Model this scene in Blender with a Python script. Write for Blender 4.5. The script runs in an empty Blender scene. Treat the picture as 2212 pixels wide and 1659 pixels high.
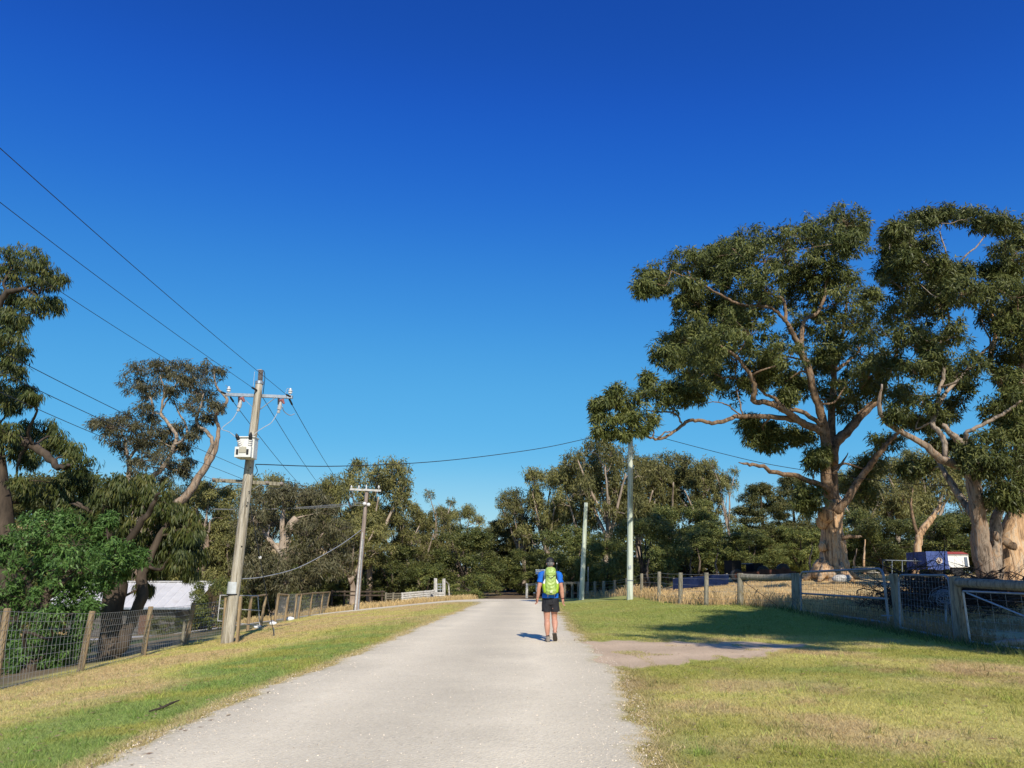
import bpy, bmesh, math, random
import numpy as np
from mathutils import Vector, Matrix
random.seed(7)
RNG = np.random.default_rng(7)
SC = bpy.context.scene
COL = SC.collection
R = math.radians
# ------------------------------------------------------------------ camera
F = 1662.0; CX = 1106.0; CY = 829.5; PITCH = R(13.8); CAMH = 1.5
cam = bpy.data.cameras.new('camera'); camo = bpy.data.objects.new('camera', cam); COL.objects.link(camo)
camo.location = (0, 0, CAMH); camo.rotation_euler = (math.pi/2 + PITCH, 0, 0)
cam.sensor_width = 36.0; cam.lens = F/2212*36.0; cam.clip_start = 0.1; cam.clip_end = 3000
SC.camera = camo
CAMP = np.array([0, 0, CAMH])
def ray(px, py):
    a = (px-CX)/F; b = (CY-py)/F
    return np.array([a, math.cos(PITCH)-b*math.sin(PITCH), math.sin(PITCH)+b*math.cos(PITCH)])
def pt(px, py, Y):
    d = ray(px, py); return CAMP + d*(Y/d[1])
# ------------------------------------------------------------------ numeric helpers
def sst(a, b, x):
    t = np.clip((np.asarray(x, float)-a)/(b-a), 0, 1); return t*t*(3-2*t)
def softp(x, k=0.6):
    x = np.asarray(x, float); return k*np.log1p(np.exp(np.clip(x/k, -40, 40)))
_T = np.random.default_rng(3).random((256, 256))
def vnoise(x, y):
    x = np.asarray(x, float); y = np.asarray(y, float)
    xi = np.floor(x).astype(int); yi = np.floor(y).astype(int)
    fx = x-xi; fy = y-yi; fx = fx*fx*(3-2*fx); fy = fy*fy*(3-2*fy)
    g = lambda i, j: _T[i % 256, j % 256]
    return (g(xi, yi)*(1-fx)+g(xi+1, yi)*fx)*(1-fy)+(g(xi, yi+1)*(1-fx)+g(xi+1, yi+1)*fx)*fy
def fbm(x, y, s=1.0, o=3):
    v = 0; a = 0.5; t = 0
    for k in range(o):
        v = v+a*vnoise(x/s+17.3*k, y/s+5.1*k); t += a; a *= 0.55; s *= 0.5
    return v/t
def terr(x, y):
    x = np.asarray(x, float); y = np.asarray(y, float)
    lx = np.minimum(-x, 26)
    z = -0.085*softp(lx-3.2, 0.4) - 0.05*softp(lx-10, 0.8)
    z = z + 1.1*sst(24, 40, y)*sst(5, 16, x) + 0.25*sst(20, 32, y)*sst(2, 7, x)*(1-sst(42, 60, y)*(1-sst(8, 16, x)))
    z = z - 0.35*sst(42, 62, y)*(1-sst(5, 14, x))
    z = z + 10.5*sst(55, 100, y)*sst(30, 52, -x)
    z = z + 0.10*(fbm(x, y, 7.0, 2)-0.5)*sst(2.5, 6, np.abs(x+0.6))*sst(12, 25, y)
    return z
def tz(x, y): return float(terr(x, y))
def gp(px, py):
    d = ray(px, py); lo, hi = 2.0, 300.0; t = 2.0
    prev = t
    while t < 300:
        p = CAMP+d*t
        if p[2] < tz(p[0], p[1]): break
        prev = t; t *= 1.01
    lo, hi = prev, t
    for _ in range(30):
        m = (lo+hi)/2; p = CAMP+d*m
        if p[2] < tz(p[0], p[1]): hi = m
        else: lo = m
    return CAMP+d*hi
def on(px, Y, dz=0.0):
    """ground point in the column px (near ground rows) at depth Y"""
    x = (px-CX)/F*(Y*math.cos(PITCH)+(-1.5)*math.sin(PITCH)); return np.array([x, Y, tz(x, Y)+dz])
# ------------------------------------------------------------------ objects
ORG = {}
def setp(o, label=None, cat=None, group=None, kind=None):
    if label: o['label'] = label
    if cat: o['category'] = cat
    if group: o['group'] = group
    if kind: o['kind'] = kind
    return o
def thing(name, loc, label, cat, group=None):
    o = bpy.data.objects.new(name, None); COL.objects.link(o); o.empty_display_size = 0.3
    o.location = tuple(float(v) for v in loc); ORG[o] = np.array(loc, float)
    return setp(o, label, cat, group)
def link_mesh(name, me, mat, parent=None, loc=None):
    o = bpy.data.objects.new(name, me); COL.objects.link(o)
    if mat: me.materials.append(mat)
    if parent is not None:
        o.parent = parent; ORG[o] = ORG[parent]
    else:
        o.location = tuple(float(v) for v in (loc if loc is not None else (0, 0, 0))); ORG[o] = np.array(o.location)
    return o
class MB:
    def __init__(s): s.v = []; s.f = []; s.n = 0
    def add(s, vs, fs):
        vs = np.asarray(vs, float); o = s.n; s.v.append(vs); s.n += len(vs)
        s.f.extend([tuple(i+o for i in f) for f in fs]); return o
    def box(s, c, size, rot=None, bev=0.0):
        c = np.array(c, float); h = np.array(size, float)/2
        if bev > 0:
            bm = bmesh.new(); bmesh.ops.create_cube(bm, size=1.0)
            for v in bm.verts: v.co = Vector((v.co.x*size[0], v.co.y*size[1], v.co.z*size[2]))
            bmesh.ops.bevel(bm, geom=list(bm.edges), offset=bev, segments=2, affect='EDGES', profile=0.6)
            bm.verts.index_update()
            vs = np.array([v.co[:] for v in bm.verts]); fs = [[v.index for v in f.verts] for f in bm.faces]; bm.free()
        else:
            vs = np.array([[x, y, z] for x in (-1, 1) for y in (-1, 1) for z in (-1, 1)], float)*h
            fs = [(0, 1, 3, 2), (4, 6, 7, 5), (0, 4, 5, 1), (2, 3, 7, 6), (0, 2, 6, 4), (1, 5, 7, 3)]
        if rot is not None: vs = vs@np.array(rot).T
        s.add(vs+c, fs)
    def bar(s, a, b, w, h, up=(0, 0, 1), bev=0.0):
        a = np.array(a, float); b = np.array(b, float); d = b-a; L = np.linalg.norm(d); d /= L
        u = np.array(up, float); sd = np.cross(d, u)
        if np.linalg.norm(sd) < 1e-6: sd = np.cross(d, (1, 0, 0))
        sd /= np.linalg.norm(sd); u = np.cross(sd, d)
        s.box((a+b)/2, (L, w, h), np.stack([d, sd, u], 1), bev)
    def tube(s, pts, r, n=8, cap=True, squash=None, bump=0.0):
        P = np.asarray(pts, float); m = len(P)
        rr = np.full(m, r, float) if np.isscalar(r) else np.asarray(r, float)
        T = np.gradient(P, axis=0); T /= np.linalg.norm(T, axis=1)[:, None]+1e-12
        a = np.array([0, 0, 1.0]) if abs(T[0][2]) < 0.9 else np.array([1.0, 0, 0])
        u = np.cross(T[0], a); u /= np.linalg.norm(u)
        ang = np.linspace(0, 2*math.pi, n, endpoint=False); ca, sa = np.cos(ang), np.sin(ang)
        V = np.empty((m, n, 3)); sd = RNG.random()*99
        for i in range(m):
            u = u-T[i]*np.dot(u, T[i]); u /= np.linalg.norm(u)+1e-12
            w = np.cross(T[i], u); rad = rr[i]
            if bump:      # fluted, knotty surface that runs along the limb
                rad = rad*(1+bump*1.6*(vnoise(ca*1.9+sd, sa*1.9+i*0.16)-0.5)+bump*0.7*(vnoise(ca*4.5+sd, sa*4.5+i*0.5)-0.5))[:, None]
            V[i] = P[i]+(ca[:, None]*u+sa[:, None]*w)*rad
        f = []
        for i in range(m-1):
            for k in range(n):
                q = (k+1) % n; f.append((i*n+k, i*n+q, (i+1)*n+q, (i+1)*n+k))
        if cap: f.append(tuple(range(n-1, -1, -1))); f.append(tuple((m-1)*n+k for k in range(n)))
        s.add(V.reshape(-1, 3), f)
    def lathe(s, a, b, prof, n=16):
        a = np.array(a, float); b = np.array(b, float)
        P = [a+(b-a)*t for t, _ in prof]; s.rings(P, [(r, r) for _, r in prof], b-a, n)
    def rings(s, P, rad, axis, n=16, xdir=None, cap=True, pw=2.0):
        axis = np.array(axis, float); axis /= np.linalg.norm(axis)
        a = np.array(xdir, float) if xdir is not None else (np.array([1.0, 0, 0]) if abs(axis[0]) < 0.9 else np.array([0, 1.0, 0]))
        u = a-axis*np.dot(a, axis); u /= np.linalg.norm(u); w = np.cross(axis, u)
        ang = np.linspace(0, 2*math.pi, n, endpoint=False); c, sn = np.cos(ang), np.sin(ang)
        c = np.sign(c)*np.abs(c)**(2/pw); sn = np.sign(sn)*np.abs(sn)**(2/pw)
        V = []; 
        for p, (ra, rb) in zip(P, rad): V.append(np.asarray(p)+c[:, None]*u*ra+sn[:, None]*w*rb)
        m = len(P); f = []
        for i in range(m-1):
            for k in range(n):
                q = (k+1) % n; f.append((i*n+k, i*n+q, (i+1)*n+q, (i+1)*n+k))
        if cap: f.append(tuple(range(n-1, -1, -1))); f.append(tuple((m-1)*n+k for k in range(n)))
        s.add(np.concatenate(V), f)
    def ball(s, c, rad, n=12, m=8):
        c = np.array(c, float); rad = np.array([rad]*3 if np.isscalar(rad) else rad, float)
        P = []; rr = []
        for i in range(m+1):
            t = math.pi*i/m; t = min(max(t, 0.08), math.pi-0.08)
            P.append(c+np.array([0, 0, -math.cos(t)*rad[2]])); rr.append((math.sin(t)*rad[0], math.sin(t)*rad[1]))
        s.rings(P, rr, (0, 0, 1), n)
    def mesh(s, name, off=None, smooth=False):
        me = bpy.data.meshes.new(name); v = np.concatenate(s.v) if s.v else np.zeros((0, 3))
        if off is not None: v = v-off
        me.from_pydata(v.tolist(), [], s.f); me.update()
        if smooth: me.polygons.foreach_set('use_smooth', [True]*len(me.polygons))
        return me
    def build(s, name, mat, parent=None, loc=None, smooth=False):
        off = ORG[parent] if parent is not None else (np.array(loc, float) if loc is not None else None)
        return link_mesh(name, s.mesh(name, off, smooth), mat, parent, loc)
def autosmooth(o, ang=40):
    me = o.data
    me.polygons.foreach_set('use_smooth', [True]*len(me.polygons))
    bm = bmesh.new(); bm.from_mesh(me)
    for e in bm.edges:
        if len(e.link_faces) == 2 and e.calc_face_angle(0) > R(ang): e.smooth = False
    bm.to_mesh(me); bm.free(); return o
def crom(pts, rads, k=4):
    P = np.asarray(pts, float); rads = np.asarray(rads, float)
    if len(P) < 3:
        t = np.linspace(0, 1, k+1)[:, None]; return P[0]+(P[-1]-P[0])*t, rads[0]+(rads[-1]-rads[0])*t[:, 0]
    Q = np.vstack([2*P[0]-P[1], P, 2*P[-1]-P[-2]]); out = []; ro = []
    for i in range(1, len(Q)-2):
        for j in range(k):
            t = j/k; a, b, c, d = Q[i-1], Q[i], Q[i+1], Q[i+2]
            out.append(0.5*((2*b)+(-a+c)*t+(2*a-5*b+4*c-d)*t*t+(-a+3*b-3*c+d)*t**3))
            ro.append(rads[i-1]+(rads[i]-rads[i-1])*t)
    out.append(P[-1]); ro.append(rads[-1]); return np.array(out), np.array(ro)
# ------------------------------------------------------------------ materials
def newmat(name):
    m = bpy.data.materials.new(name); m.use_nodes = True; nt = m.node_tree
    for n in list(nt.nodes): nt.nodes.remove(n)
    out = nt.nodes.new('ShaderNodeOutputMaterial'); return m, nt, out
def ramp(nt, fac, cols):
    r = nt.nodes.new('ShaderNodeValToRGB'); e = r.color_ramp.elements
    while len(e) < len(cols): e.new(0.5)
    for i, (p, c) in enumerate(cols): e[i].position = p; e[i].color = (*c, 1)
    nt.links.new(fac, r.inputs[0]); return r.outputs[0]
def noise_mat(name, cols, scale=(4, 4, 4), rough=0.8, detail=5, bump=0.0, bscale=None, spec=0.3, metal=0.0, coord='Object', dist=0.0, rand=0.0, streak=None):
    m, nt, out = newmat(name); N = nt.nodes; L = nt.links
    tc = N.new('ShaderNodeTexCoord'); mp = N.new('ShaderNodeMapping'); mp.inputs['Scale'].default_value = scale
    L.new(tc.outputs[coord], mp.inputs[0])
    nz = N.new('ShaderNodeTexNoise'); nz.inputs['Scale'].default_value = 1.0; nz.inputs['Detail'].default_value = detail
    nz.inputs['Distortion'].default_value = dist; nz.inputs['Roughness'].default_value = 0.62
    L.new(mp.outputs[0], nz.inputs['Vector'])
    c = ramp(nt, nz.outputs[0], cols)
    if streak:      # fine cracks and peeling strips
        mp2 = N.new('ShaderNodeMapping'); mp2.inputs['Scale'].default_value = streak; mp2.inputs['Location'].default_value = (3, 7, 1); L.new(tc.outputs[coord], mp2.inputs[0])
        n2 = N.new('ShaderNodeTexNoise'); n2.inputs['Scale'].default_value = 1.0; n2.inputs['Detail'].default_value = 6; n2.inputs['Roughness'].default_value = 0.7; n2.inputs['Distortion'].default_value = 0.6; L.new(mp2.outputs[0], n2.inputs['Vector'])
        r2 = ramp(nt, n2.outputs[0], [(0.34, (.3, .28, .27)), (0.44, (.84, .82, .8)), (0.56, (1.08, 1.06, 1.02)), (0.69, (.64, .6, .57))])
        vm = N.new('ShaderNodeVectorMath'); vm.operation = 'MULTIPLY'; L.new(c, vm.inputs[0]); L.new(r2, vm.inputs[1]); c = vm.outputs[0]
    if rand:
        oi = N.new('ShaderNodeObjectInfo'); hv = N.new('ShaderNodeHueSaturation'); mr = N.new('ShaderNodeMapRange')
        mr.inputs[3].default_value = 1-rand; mr.inputs[4].default_value = 1+rand
        L.new(oi.outputs['Random'], mr.inputs[0]); L.new(mr.outputs[0], hv.inputs['Value']); L.new(c, hv.inputs['Color']); c = hv.outputs[0]
    b = N.new('ShaderNodeBsdfPrincipled'); b.inputs['Roughness'].default_value = rough
    b.inputs['Specular IOR Level'].default_value = spec; b.inputs['Metallic'].default_value = metal
    L.new(c, b.inputs['Base Color'])
    if bump:
        bp = N.new('ShaderNodeBump'); bp.inputs['Strength'].default_value = bump; bp.inputs['Distance'].default_value = 0.03
        if bscale:
            n2 = N.new('ShaderNodeTexNoise'); n2.inputs['Scale'].default_value = bscale; n2.inputs['Detail'].default_value = 4
            L.new(tc.outputs[coord], n2.inputs['Vector']); L.new(n2.outputs[0], bp.inputs['Height'])
        else: L.new(nz.outputs[0], bp.inputs['Height'])
        L.new(bp.outputs[0], b.inputs['Normal'])
    L.new(b.outputs[0], out.inputs[0]); return m
def leaf_mat(name, c0, c1, c2, rough=0.5, trans=0.2, rand=0.12, spec=0.28):
    m, nt, out = newmat(name); N = nt.nodes; L = nt.links
    at = N.new('ShaderNodeAttribute'); at.attribute_name = 'tint'
    c = ramp(nt, at.outputs['Fac'], [(0.0, c0), (0.55, c1), (1.0, c2)])
    oi = N.new('ShaderNodeObjectInfo'); hv = N.new('ShaderNodeHueSaturation'); mr = N.new('ShaderNodeMapRange')
    mr.inputs[3].default_value = 1-rand; mr.inputs[4].default_value = 1+rand
    L.new(oi.outputs['Random'], mr.inputs[0]); L.new(mr.outputs[0], hv.inputs['Value']); L.new(c, hv.inputs['Color'])
    b = N.new('ShaderNodeBsdfPrincipled'); b.inputs['Roughness'].default_value = rough; b.inputs['Specular IOR Level'].default_value = spec
    L.new(hv.outputs[0], b.inputs['Base Color'])
    t = N.new('ShaderNodeBsdfTranslucent'); L.new(hv.outputs[0], t.inputs[0])
    mx = N.new('ShaderNodeMixShader'); mx.inputs[0].default_value = trans
    L.new(b.outputs[0], mx.inputs[1]); L.new(t.outputs[0], mx.inputs[2]); L.new(mx.outputs[0], out.inputs[0]); return m
def vcol_mat(name, rough=0.9, nscale=6.0, namt=0.5, bump=0.3, bscale=40, trans=0.0):
    m, nt, out = newmat(name); N = nt.nodes; L = nt.links
    at = N.new('ShaderNodeAttribute'); at.attribute_name = 'col'
    c = at.outputs['Color']; tc = N.new('ShaderNodeTexCoord')
    b = N.new('ShaderNodeBsdfPrincipled'); b.inputs['Roughness'].default_value = rough; b.inputs['Specular IOR Level'].default_value = 0.15
    if namt:
        acc = None
        for sc_, am in ((nscale, namt), (nscale*7, namt*0.8)):
            nz = N.new('ShaderNodeTexNoise'); nz.inputs['Scale'].default_value = sc_; nz.inputs['Detail'].default_value = 6; nz.inputs['Roughness'].default_value = 0.7
            L.new(tc.outputs['Object'], nz.inputs['Vector'])
            mr = N.new('ShaderNodeMapRange'); mr.inputs[1].default_value = 0.3; mr.inputs[2].default_value = 0.7
            mr.inputs[3].default_value = 1-am; mr.inputs[4].default_value = 1+am
            L.new(nz.outputs[0], mr.inputs[0])
            v = N.new('ShaderNodeVectorMath'); v.operation = 'SCALE'; L.new(c, v.inputs[0]); L.new(mr.outputs[0], v.inputs['Scale']); c = v.outputs[0]
    L.new(c, b.inputs['Base Color'])
    if bump:
        nz = N.new('ShaderNodeTexNoise'); nz.inputs['Scale'].default_value = bscale; nz.inputs['Detail'].default_value = 5
        L.new(tc.outputs['Object'], nz.inputs['Vector'])
        bp = N.new('ShaderNodeBump'); bp.inputs['Strength'].default_value = bump; bp.inputs['Distance'].default_value = 0.02
        L.new(nz.outputs[0], bp.inputs['Height']); L.new(bp.outputs[0], b.inputs['Normal'])
    s = b.outputs[0]
    if trans:
        t = N.new('ShaderNodeBsdfTranslucent'); L.new(c, t.inputs[0]); mx = N.new('ShaderNodeMixShader'); mx.inputs[0].default_value = trans
        L.new(s, mx.inputs[1]); L.new(t.outputs[0], mx.inputs[2]); s = mx.outputs[0]
    L.new(s, out.inputs[0]); return m
def plain(name, c, rough=0.6, metal=0.0, spec=0.4, var=0.12, scale=9.0, bump=0.0):
    c = np.array(c); lo = tuple(np.clip(c*(1-var*1.6), 0, 1)); hi = tuple(np.clip(c*(1+var), 0, 1))
    return noise_mat(name, [(0.3, lo), (0.7, hi)], (scale,)*3, rough, 5, bump, None, spec, metal)
M = {}
M['bark'] = noise_mat('gum_bark', [(0.3, (0.08, 0.058, 0.042)), (0.38, (0.22, 0.15, 0.1)), (0.44, (0.42, 0.27, 0.155)), (0.52, (0.56, 0.36, 0.2)), (0.58, (0.56, 0.43, 0.3)), (0.67, (0.25, 0.2, 0.16)), (0.75, (0.45, 0.31, 0.19))], (4.2, 4.2, 0.45), 0.8, 9, 1.0, None, 0.15, dist=1.6, streak=(8, 8, .9))
M['bark_grey'] = noise_mat('pale_gum_bark', [(0.3, (0.07, 0.055, 0.042)), (0.41, (0.2, 0.15, 0.11)), (0.49, (0.36, 0.29, 0.225)), (0.55, (0.31, 0.19, 0.11)), (0.62, (0.38, 0.32, 0.265)), (0.74, (0.15, 0.12, 0.095))], (4.2, 4.2, 0.5), 0.8, 9, 1.0, None, 0.15, dist=1.2, streak=(8, 8, .9))
M['limb'] = noise_mat('limb_bark', [(0.3, (0.05, 0.038, 0.03)), (0.42, (0.15, 0.105, 0.072)), (0.52, (0.27, 0.18, 0.11)), (0.6, (0.26, 0.2, 0.15)), (0.72, (0.13, 0.1, 0.08))], (3, 3, 1.5), 0.85, 9, 0.8, None, 0.15, dist=1.5, streak=(7, 7, 4))
M['limb_grey'] = noise_mat('pale_limb_bark', [(0.3, (0.09, 0.07, 0.055)), (0.42, (0.22, 0.175, 0.135)), (0.52, (0.38, 0.32, 0.26)), (0.6, (0.4, 0.27, 0.17)), (0.72, (0.3, 0.25, 0.2))], (3, 3, 1.5), 0.85, 9, 0.8, None, 0.15, dist=1.5, streak=(7, 7, 4))
M['bark_dark'] = noise_mat('dark_bark', [(0.3, (0.035, 0.028, 0.022)), (0.6, (0.1, 0.075, 0.055)), (0.8, (0.17, 0.13, 0.095))], (5, 5, 1.2), 0.9, 6, 0.7, None, 0.15)
M['bark_far'] = noise_mat('far_gum_bark', [(0.3, (0.2, 0.145, 0.1)), (0.55, (0.42, 0.33, 0.25)), (0.8, (0.56, 0.49, 0.41))], (1.5, 1.5, 0.5), 0.85, 5, 0.3, None, 0.2)
M['leaf_gum'] = leaf_mat('gum_leaf', (0.051, 0.063, 0.017), (0.109, 0.126, 0.031), (0.218, 0.220, 0.064))
M['leaf_far'] = leaf_mat('far_gum_leaf', (0.092, 0.095, 0.032), (0.194, 0.189, 0.059), (0.326, 0.284, 0.097), rand=0.25)
M['leaf_grey'] = leaf_mat('grey_gum_leaf', (0.07, 0.066, 0.034), (0.125, 0.118, 0.055), (0.2, 0.17, 0.09))
M['leaf_droop'] = leaf_mat('drooping_gum_leaf', (0.037, 0.051, 0.013), (0.078, 0.097, 0.021), (0.167, 0.153, 0.038))
M['leaf_green'] = leaf_mat('bright_leaf', (0.038, 0.075, 0.016), (0.085, 0.165, 0.036), (0.17, 0.27, 0.07), trans=0.28)
M['leaf_wattle'] = leaf_mat('wattle_leaf', (0.054, 0.079, 0.022), (0.133, 0.154, 0.042), (0.278, 0.258, 0.066), rand=0.3)
M['leaf_cypress'] = leaf_mat('cypress_leaf', (0.044, 0.062, 0.020), (0.107, 0.113, 0.035), (0.250, 0.202, 0.052), rand=0.2)
M['post'] = noise_mat('weathered_pine', [(0.25, (0.13, 0.11, 0.08)), (0.5, (0.27, 0.25, 0.19)), (0.75, (0.36, 0.33, 0.25))], (14, 14, 2.0), 0.85, 6, 0.5, None, 0.2, streak=(26, 26, 2.0))
M['post_tan'] = noise_mat('tan_post_wood', [(0.25, (0.16, 0.11, 0.065)), (0.5, (0.32, 0.235, 0.14)), (0.75, (0.42, 0.33, 0.2))], (14, 14, 2.0), 0.85, 6, 0.5, None, 0.2, streak=(26, 26, 2.0))
M['pole'] = noise_mat('pole_wood', [(0.3, (0.13, 0.11, 0.08)), (0.42, (0.33, 0.29, 0.22)), (0.52, (0.47, 0.43, 0.35)), (0.62, (0.5, 0.46, 0.39)), (0.74, (0.25, 0.22, 0.17))], (11, 11, 0.7), 0.85, 10, 1.0, None, 0.2, dist=1.0, streak=(30, 30, 1.0))
M['pole_green'] = noise_mat('treated_green_pole', [(0.3, (0.2, 0.22, 0.16)), (0.42, (0.42, 0.47, 0.36)), (0.52, (0.56, 0.61, 0.5)), (0.62, (0.62, 0.65, 0.54)), (0.74, (0.36, 0.4, 0.3))], (9, 9, 0.5), 0.8, 9, 0.8, None, 0.25)
M['pole_far'] = noise_mat('brown_pole_wood', [(0.25, (0.14, 0.1, 0.08)), (0.55, (0.3, 0.24, 0.2)), (0.8, (0.4, 0.35, 0.31))], (9, 9, 0.8), 0.85, 6, 0.4, None, 0.2)
M['galv'] = plain('galvanised_steel', (0.42, 0.45, 0.48), 0.45, 0.6, 0.5, 0.2)
M['galv_dull'] = plain('dull_galvanised_pipe', (0.25, 0.28, 0.31), 0.5, 0.4, 0.5, 0.2)
M['wire'] = plain('wire_steel', (0.4, 0.4, 0.39), 0.45, 0.5, 0.5, 0.15)
M['rust'] = plain('rusty_mesh_wire', (0.2, 0.11, 0.055), 0.8, 0.2, 0.3, 0.3)
M['line'] = plain('power_line', (0.03, 0.035, 0.045), 0.5, 0.2, 0.3, 0.1)
M['line_pale'] = plain('pale_cable', (0.42, 0.42, 0.42), 0.5, 0.0, 0.4, 0.1)
M['black'] = plain('black_rubber', (0.02, 0.02, 0.022), 0.5)
M['white'] = plain('white_paint', (0.78, 0.78, 0.75), 0.45, 0, 0.4, 0.08)
M['cream'] = plain('transformer_paint', (0.72, 0.72, 0.67), 0.4, 0, 0.45, 0.1, 5)
M['porcelain'] = plain('brown_grey_porcelain', (0.3, 0.25, 0.22), 0.25, 0, 0.6, 0.15)
M['porcelain_w'] = plain('white_porcelain', (0.75, 0.73, 0.7), 0.25, 0, 0.6, 0.05)
M['redcap'] = plain('faded_red_cap', (0.3, 0.1, 0.09), 0.6)
M['whitewash'] = noise_mat('weathered_white_rail', [(0.3, (0.3, 0.28, 0.25)), (0.55, (0.55, 0.53, 0.49)), (0.8, (0.66, 0.64, 0.6))], (8, 8, 8), 0.8, 5, 0.2)
# ------------------------------------------------------------------ light and sky
SUN_EL = R(35.0); SUN_AZ = R(13.5)       # sun behind the camera, a little to the right
tosun = Vector((math.sin(SUN_AZ)*math.cos(SUN_EL), -math.cos(SUN_AZ)*math.cos(SUN_EL), math.sin(SUN_EL)))
sl = bpy.data.lights.new('sun', 'SUN'); so = bpy.data.objects.new('sun', sl); COL.objects.link(so)
so.rotation_euler = (-tosun).to_track_quat('-Z', 'Y').to_euler(); so.location = (20, -40, 40)
sl.energy = 5.0; sl.angle = R(0.53); sl.color = (1.0, 0.93, 0.82)
W = bpy.data.worlds.new('World'); SC.world = W; W.use_nodes = True; nt = W.node_tree
for n in list(nt.nodes): nt.nodes.remove(n)
sky = nt.nodes.new('ShaderNodeTexSky'); sky.sky_type = 'NISHITA'; sky.sun_disc = False
sky.sun_elevation = SUN_EL; sky.sun_rotation = math.pi - SUN_AZ
sky.altitude = 60; sky.air_density = 1.0; sky.dust_density = 0.35; sky.ozone_density = 2.2
hs = nt.nodes.new('ShaderNodeHueSaturation'); hs.inputs['Saturation'].default_value = 1.18; hs.inputs['Value'].default_value = 1.0
sc1 = nt.nodes.new('ShaderNodeVectorMath'); sc1.operation = 'SCALE'; sc1.inputs['Scale'].default_value = 0.1
cv = nt.nodes.new('ShaderNodeRGBCurve')          # deep, clean blue of the photograph
for ch, pts_ in enumerate((((.048, .0092), (.067, .0152), (.117, .046), (.181, .084), (.305, .135), (.45, .25), (1, .62)),
                           ((.117, .074), (.159, .127), (.258, .27), (.366, .385), (.546, .49), (.68, .585), (1, .80)),
                           ((.258, .413), (.333, .578), (.491, .715), (.638, .785), (.791, .84), (.9, .865), (1, .89)))):
    c_ = cv.mapping.curves[ch]; c_.points[0].location = (0, 0); c_.points[1].location = pts_[-1]
    for p_ in pts_[:-1]: c_.points.new(*p_)
cv.mapping.extend = 'EXTRAPOLATED'; cv.mapping.update()
sc2 = nt.nodes.new('ShaderNodeVectorMath'); sc2.operation = 'SCALE'; sc2.inputs['Scale'].default_value = 10.0
bg = nt.nodes.new('ShaderNodeBackground'); bg.inputs[1].default_value = 0.1
wo = nt.nodes.new('ShaderNodeOutputWorld')
nt.links.new(sky.outputs[0], hs.inputs['Color']); nt.links.new(hs.outputs[0], sc1.inputs[0]); nt.links.new(sc1.outputs[0], cv.inputs['Color']); nt.links.new(cv.outputs[0], sc2.inputs[0]); nt.links.new(sc2.outputs[0], bg.inputs[0]); nt.links.new(bg.outputs[0], wo.inputs[0])
SC.view_settings.view_transform = 'Standard'; SC.view_settings.look = 'None'; SC.view_settings.exposure = 0; SC.view_settings.gamma = 1
SC.cycles.max_bounces = 5; SC.cycles.diffuse_bounces = 2; SC.cycles.glossy_bounces = 2; SC.cycles.transmission_bounces = 2; SC.cycles.transparent_max_bounces = 4
# ------------------------------------------------------------------ road outline (plan)
LE = np.array([(-3.75, 2), (-3.7, 5)] + [tuple(gp(x, y)[:2]) for x, y in [(200, 1659), (330, 1595), (440, 1545), (560, 1490), (700, 1440), (790, 1405), (870, 1370), (940, 1340), (1000, 1318), (1038, 1302)]])
RE = np.array([(1.15, 2), (1.15, 5)] + [tuple(gp(x, y)[:2]) for x, y in [(1405, 1659), (1390, 1580), (1365, 1510), (1335, 1450), (1255, 1383), (1228, 1350), (1210, 1325), (1195, 1308), (1165, 1298)]])
if __name__ == '__main__' and False: print(LE, RE)
FAR_L = [(-2.4, 47), (-2.6, 52), (-2.0, 58), (-1.4, 66), (-0.5, 80), (0.5, 110)]
FAR_R = [(1.6, 52), (1.4, 58), (1.7, 66), (2.2, 80), (3.2, 110)]
def edge_fn(E, far):
    pts = sorted([tuple(p) for p in E if p[1] < 50]+far, key=lambda p: p[1])
    ys = np.array([p[1] for p in pts]); xs = np.array([p[0] for p in pts])
    return lambda y: np.interp(y, ys, xs)
xl = edge_fn(LE, FAR_L); xr = edge_fn(RE, FAR_R)
FENCE_L = lambda y: np.interp(y, [0, 14, 17, 20.4, 23.7, 30.6, 48, 70], [-8.6, -8.9, -9.2, -9.45, -9.7, -10.1, -11.2, -12.5])
FENCE_R = lambda y: np.interp(y, [0, 13, 18, 21, 28, 29.9, 30.5, 32.5, 36, 42, 46.5, 52, 58, 70], [10.2, 10.2, 10.1, 10.3, 10.05, 8.7, 7.5, 6.9, 6.7, 6.87, 6.74, 6.0, 5.4, 4.8])
# driveway patch on the right: polygon in plan
DRV = np.array([gp(x, y)[:2] for x, y in [(1180, 1392), (1255, 1388), (1330, 1385), (1430, 1384), (1530, 1386), (1640, 1388), (1740, 1390), (1700, 1404), (1640, 1418), (1560, 1432), (1490, 1440), (1430, 1437), (1360, 1443), (1290, 1450), (1200, 1430)]])
def inpoly(x, y, P):
    x = np.asarray(x, float); y = np.asarray(y, float); c = np.zeros(x.shape, bool); n = len(P); j = n-1
    for i in range(n):
        xi, yi = P[i]; xj, yj = P[j]
        m = ((yi > y) != (yj > y)) & (x < (xj-xi)*(y-yi)/(yj-yi+1e-12)+xi); c ^= m; j = i
    return c
def lerp(a, b, t): return np.asarray(a)+(np.asarray(b)-np.asarray(a))*np.asarray(t)[..., None]
GREEN = np.array((0.26, 0.33, 0.09)); YEL = np.array((0.55, 0.49, 0.16)); TAN = np.array((0.57, 0.43, 0.21)); STRAW = np.array((0.62, 0.44, 0.21))
BROWN = np.array((0.2, 0.15, 0.085)); DGREEN = np.array((0.06, 0.09, 0.025)); OLIVE = np.array((0.38, 0.36, 0.09))
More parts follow.
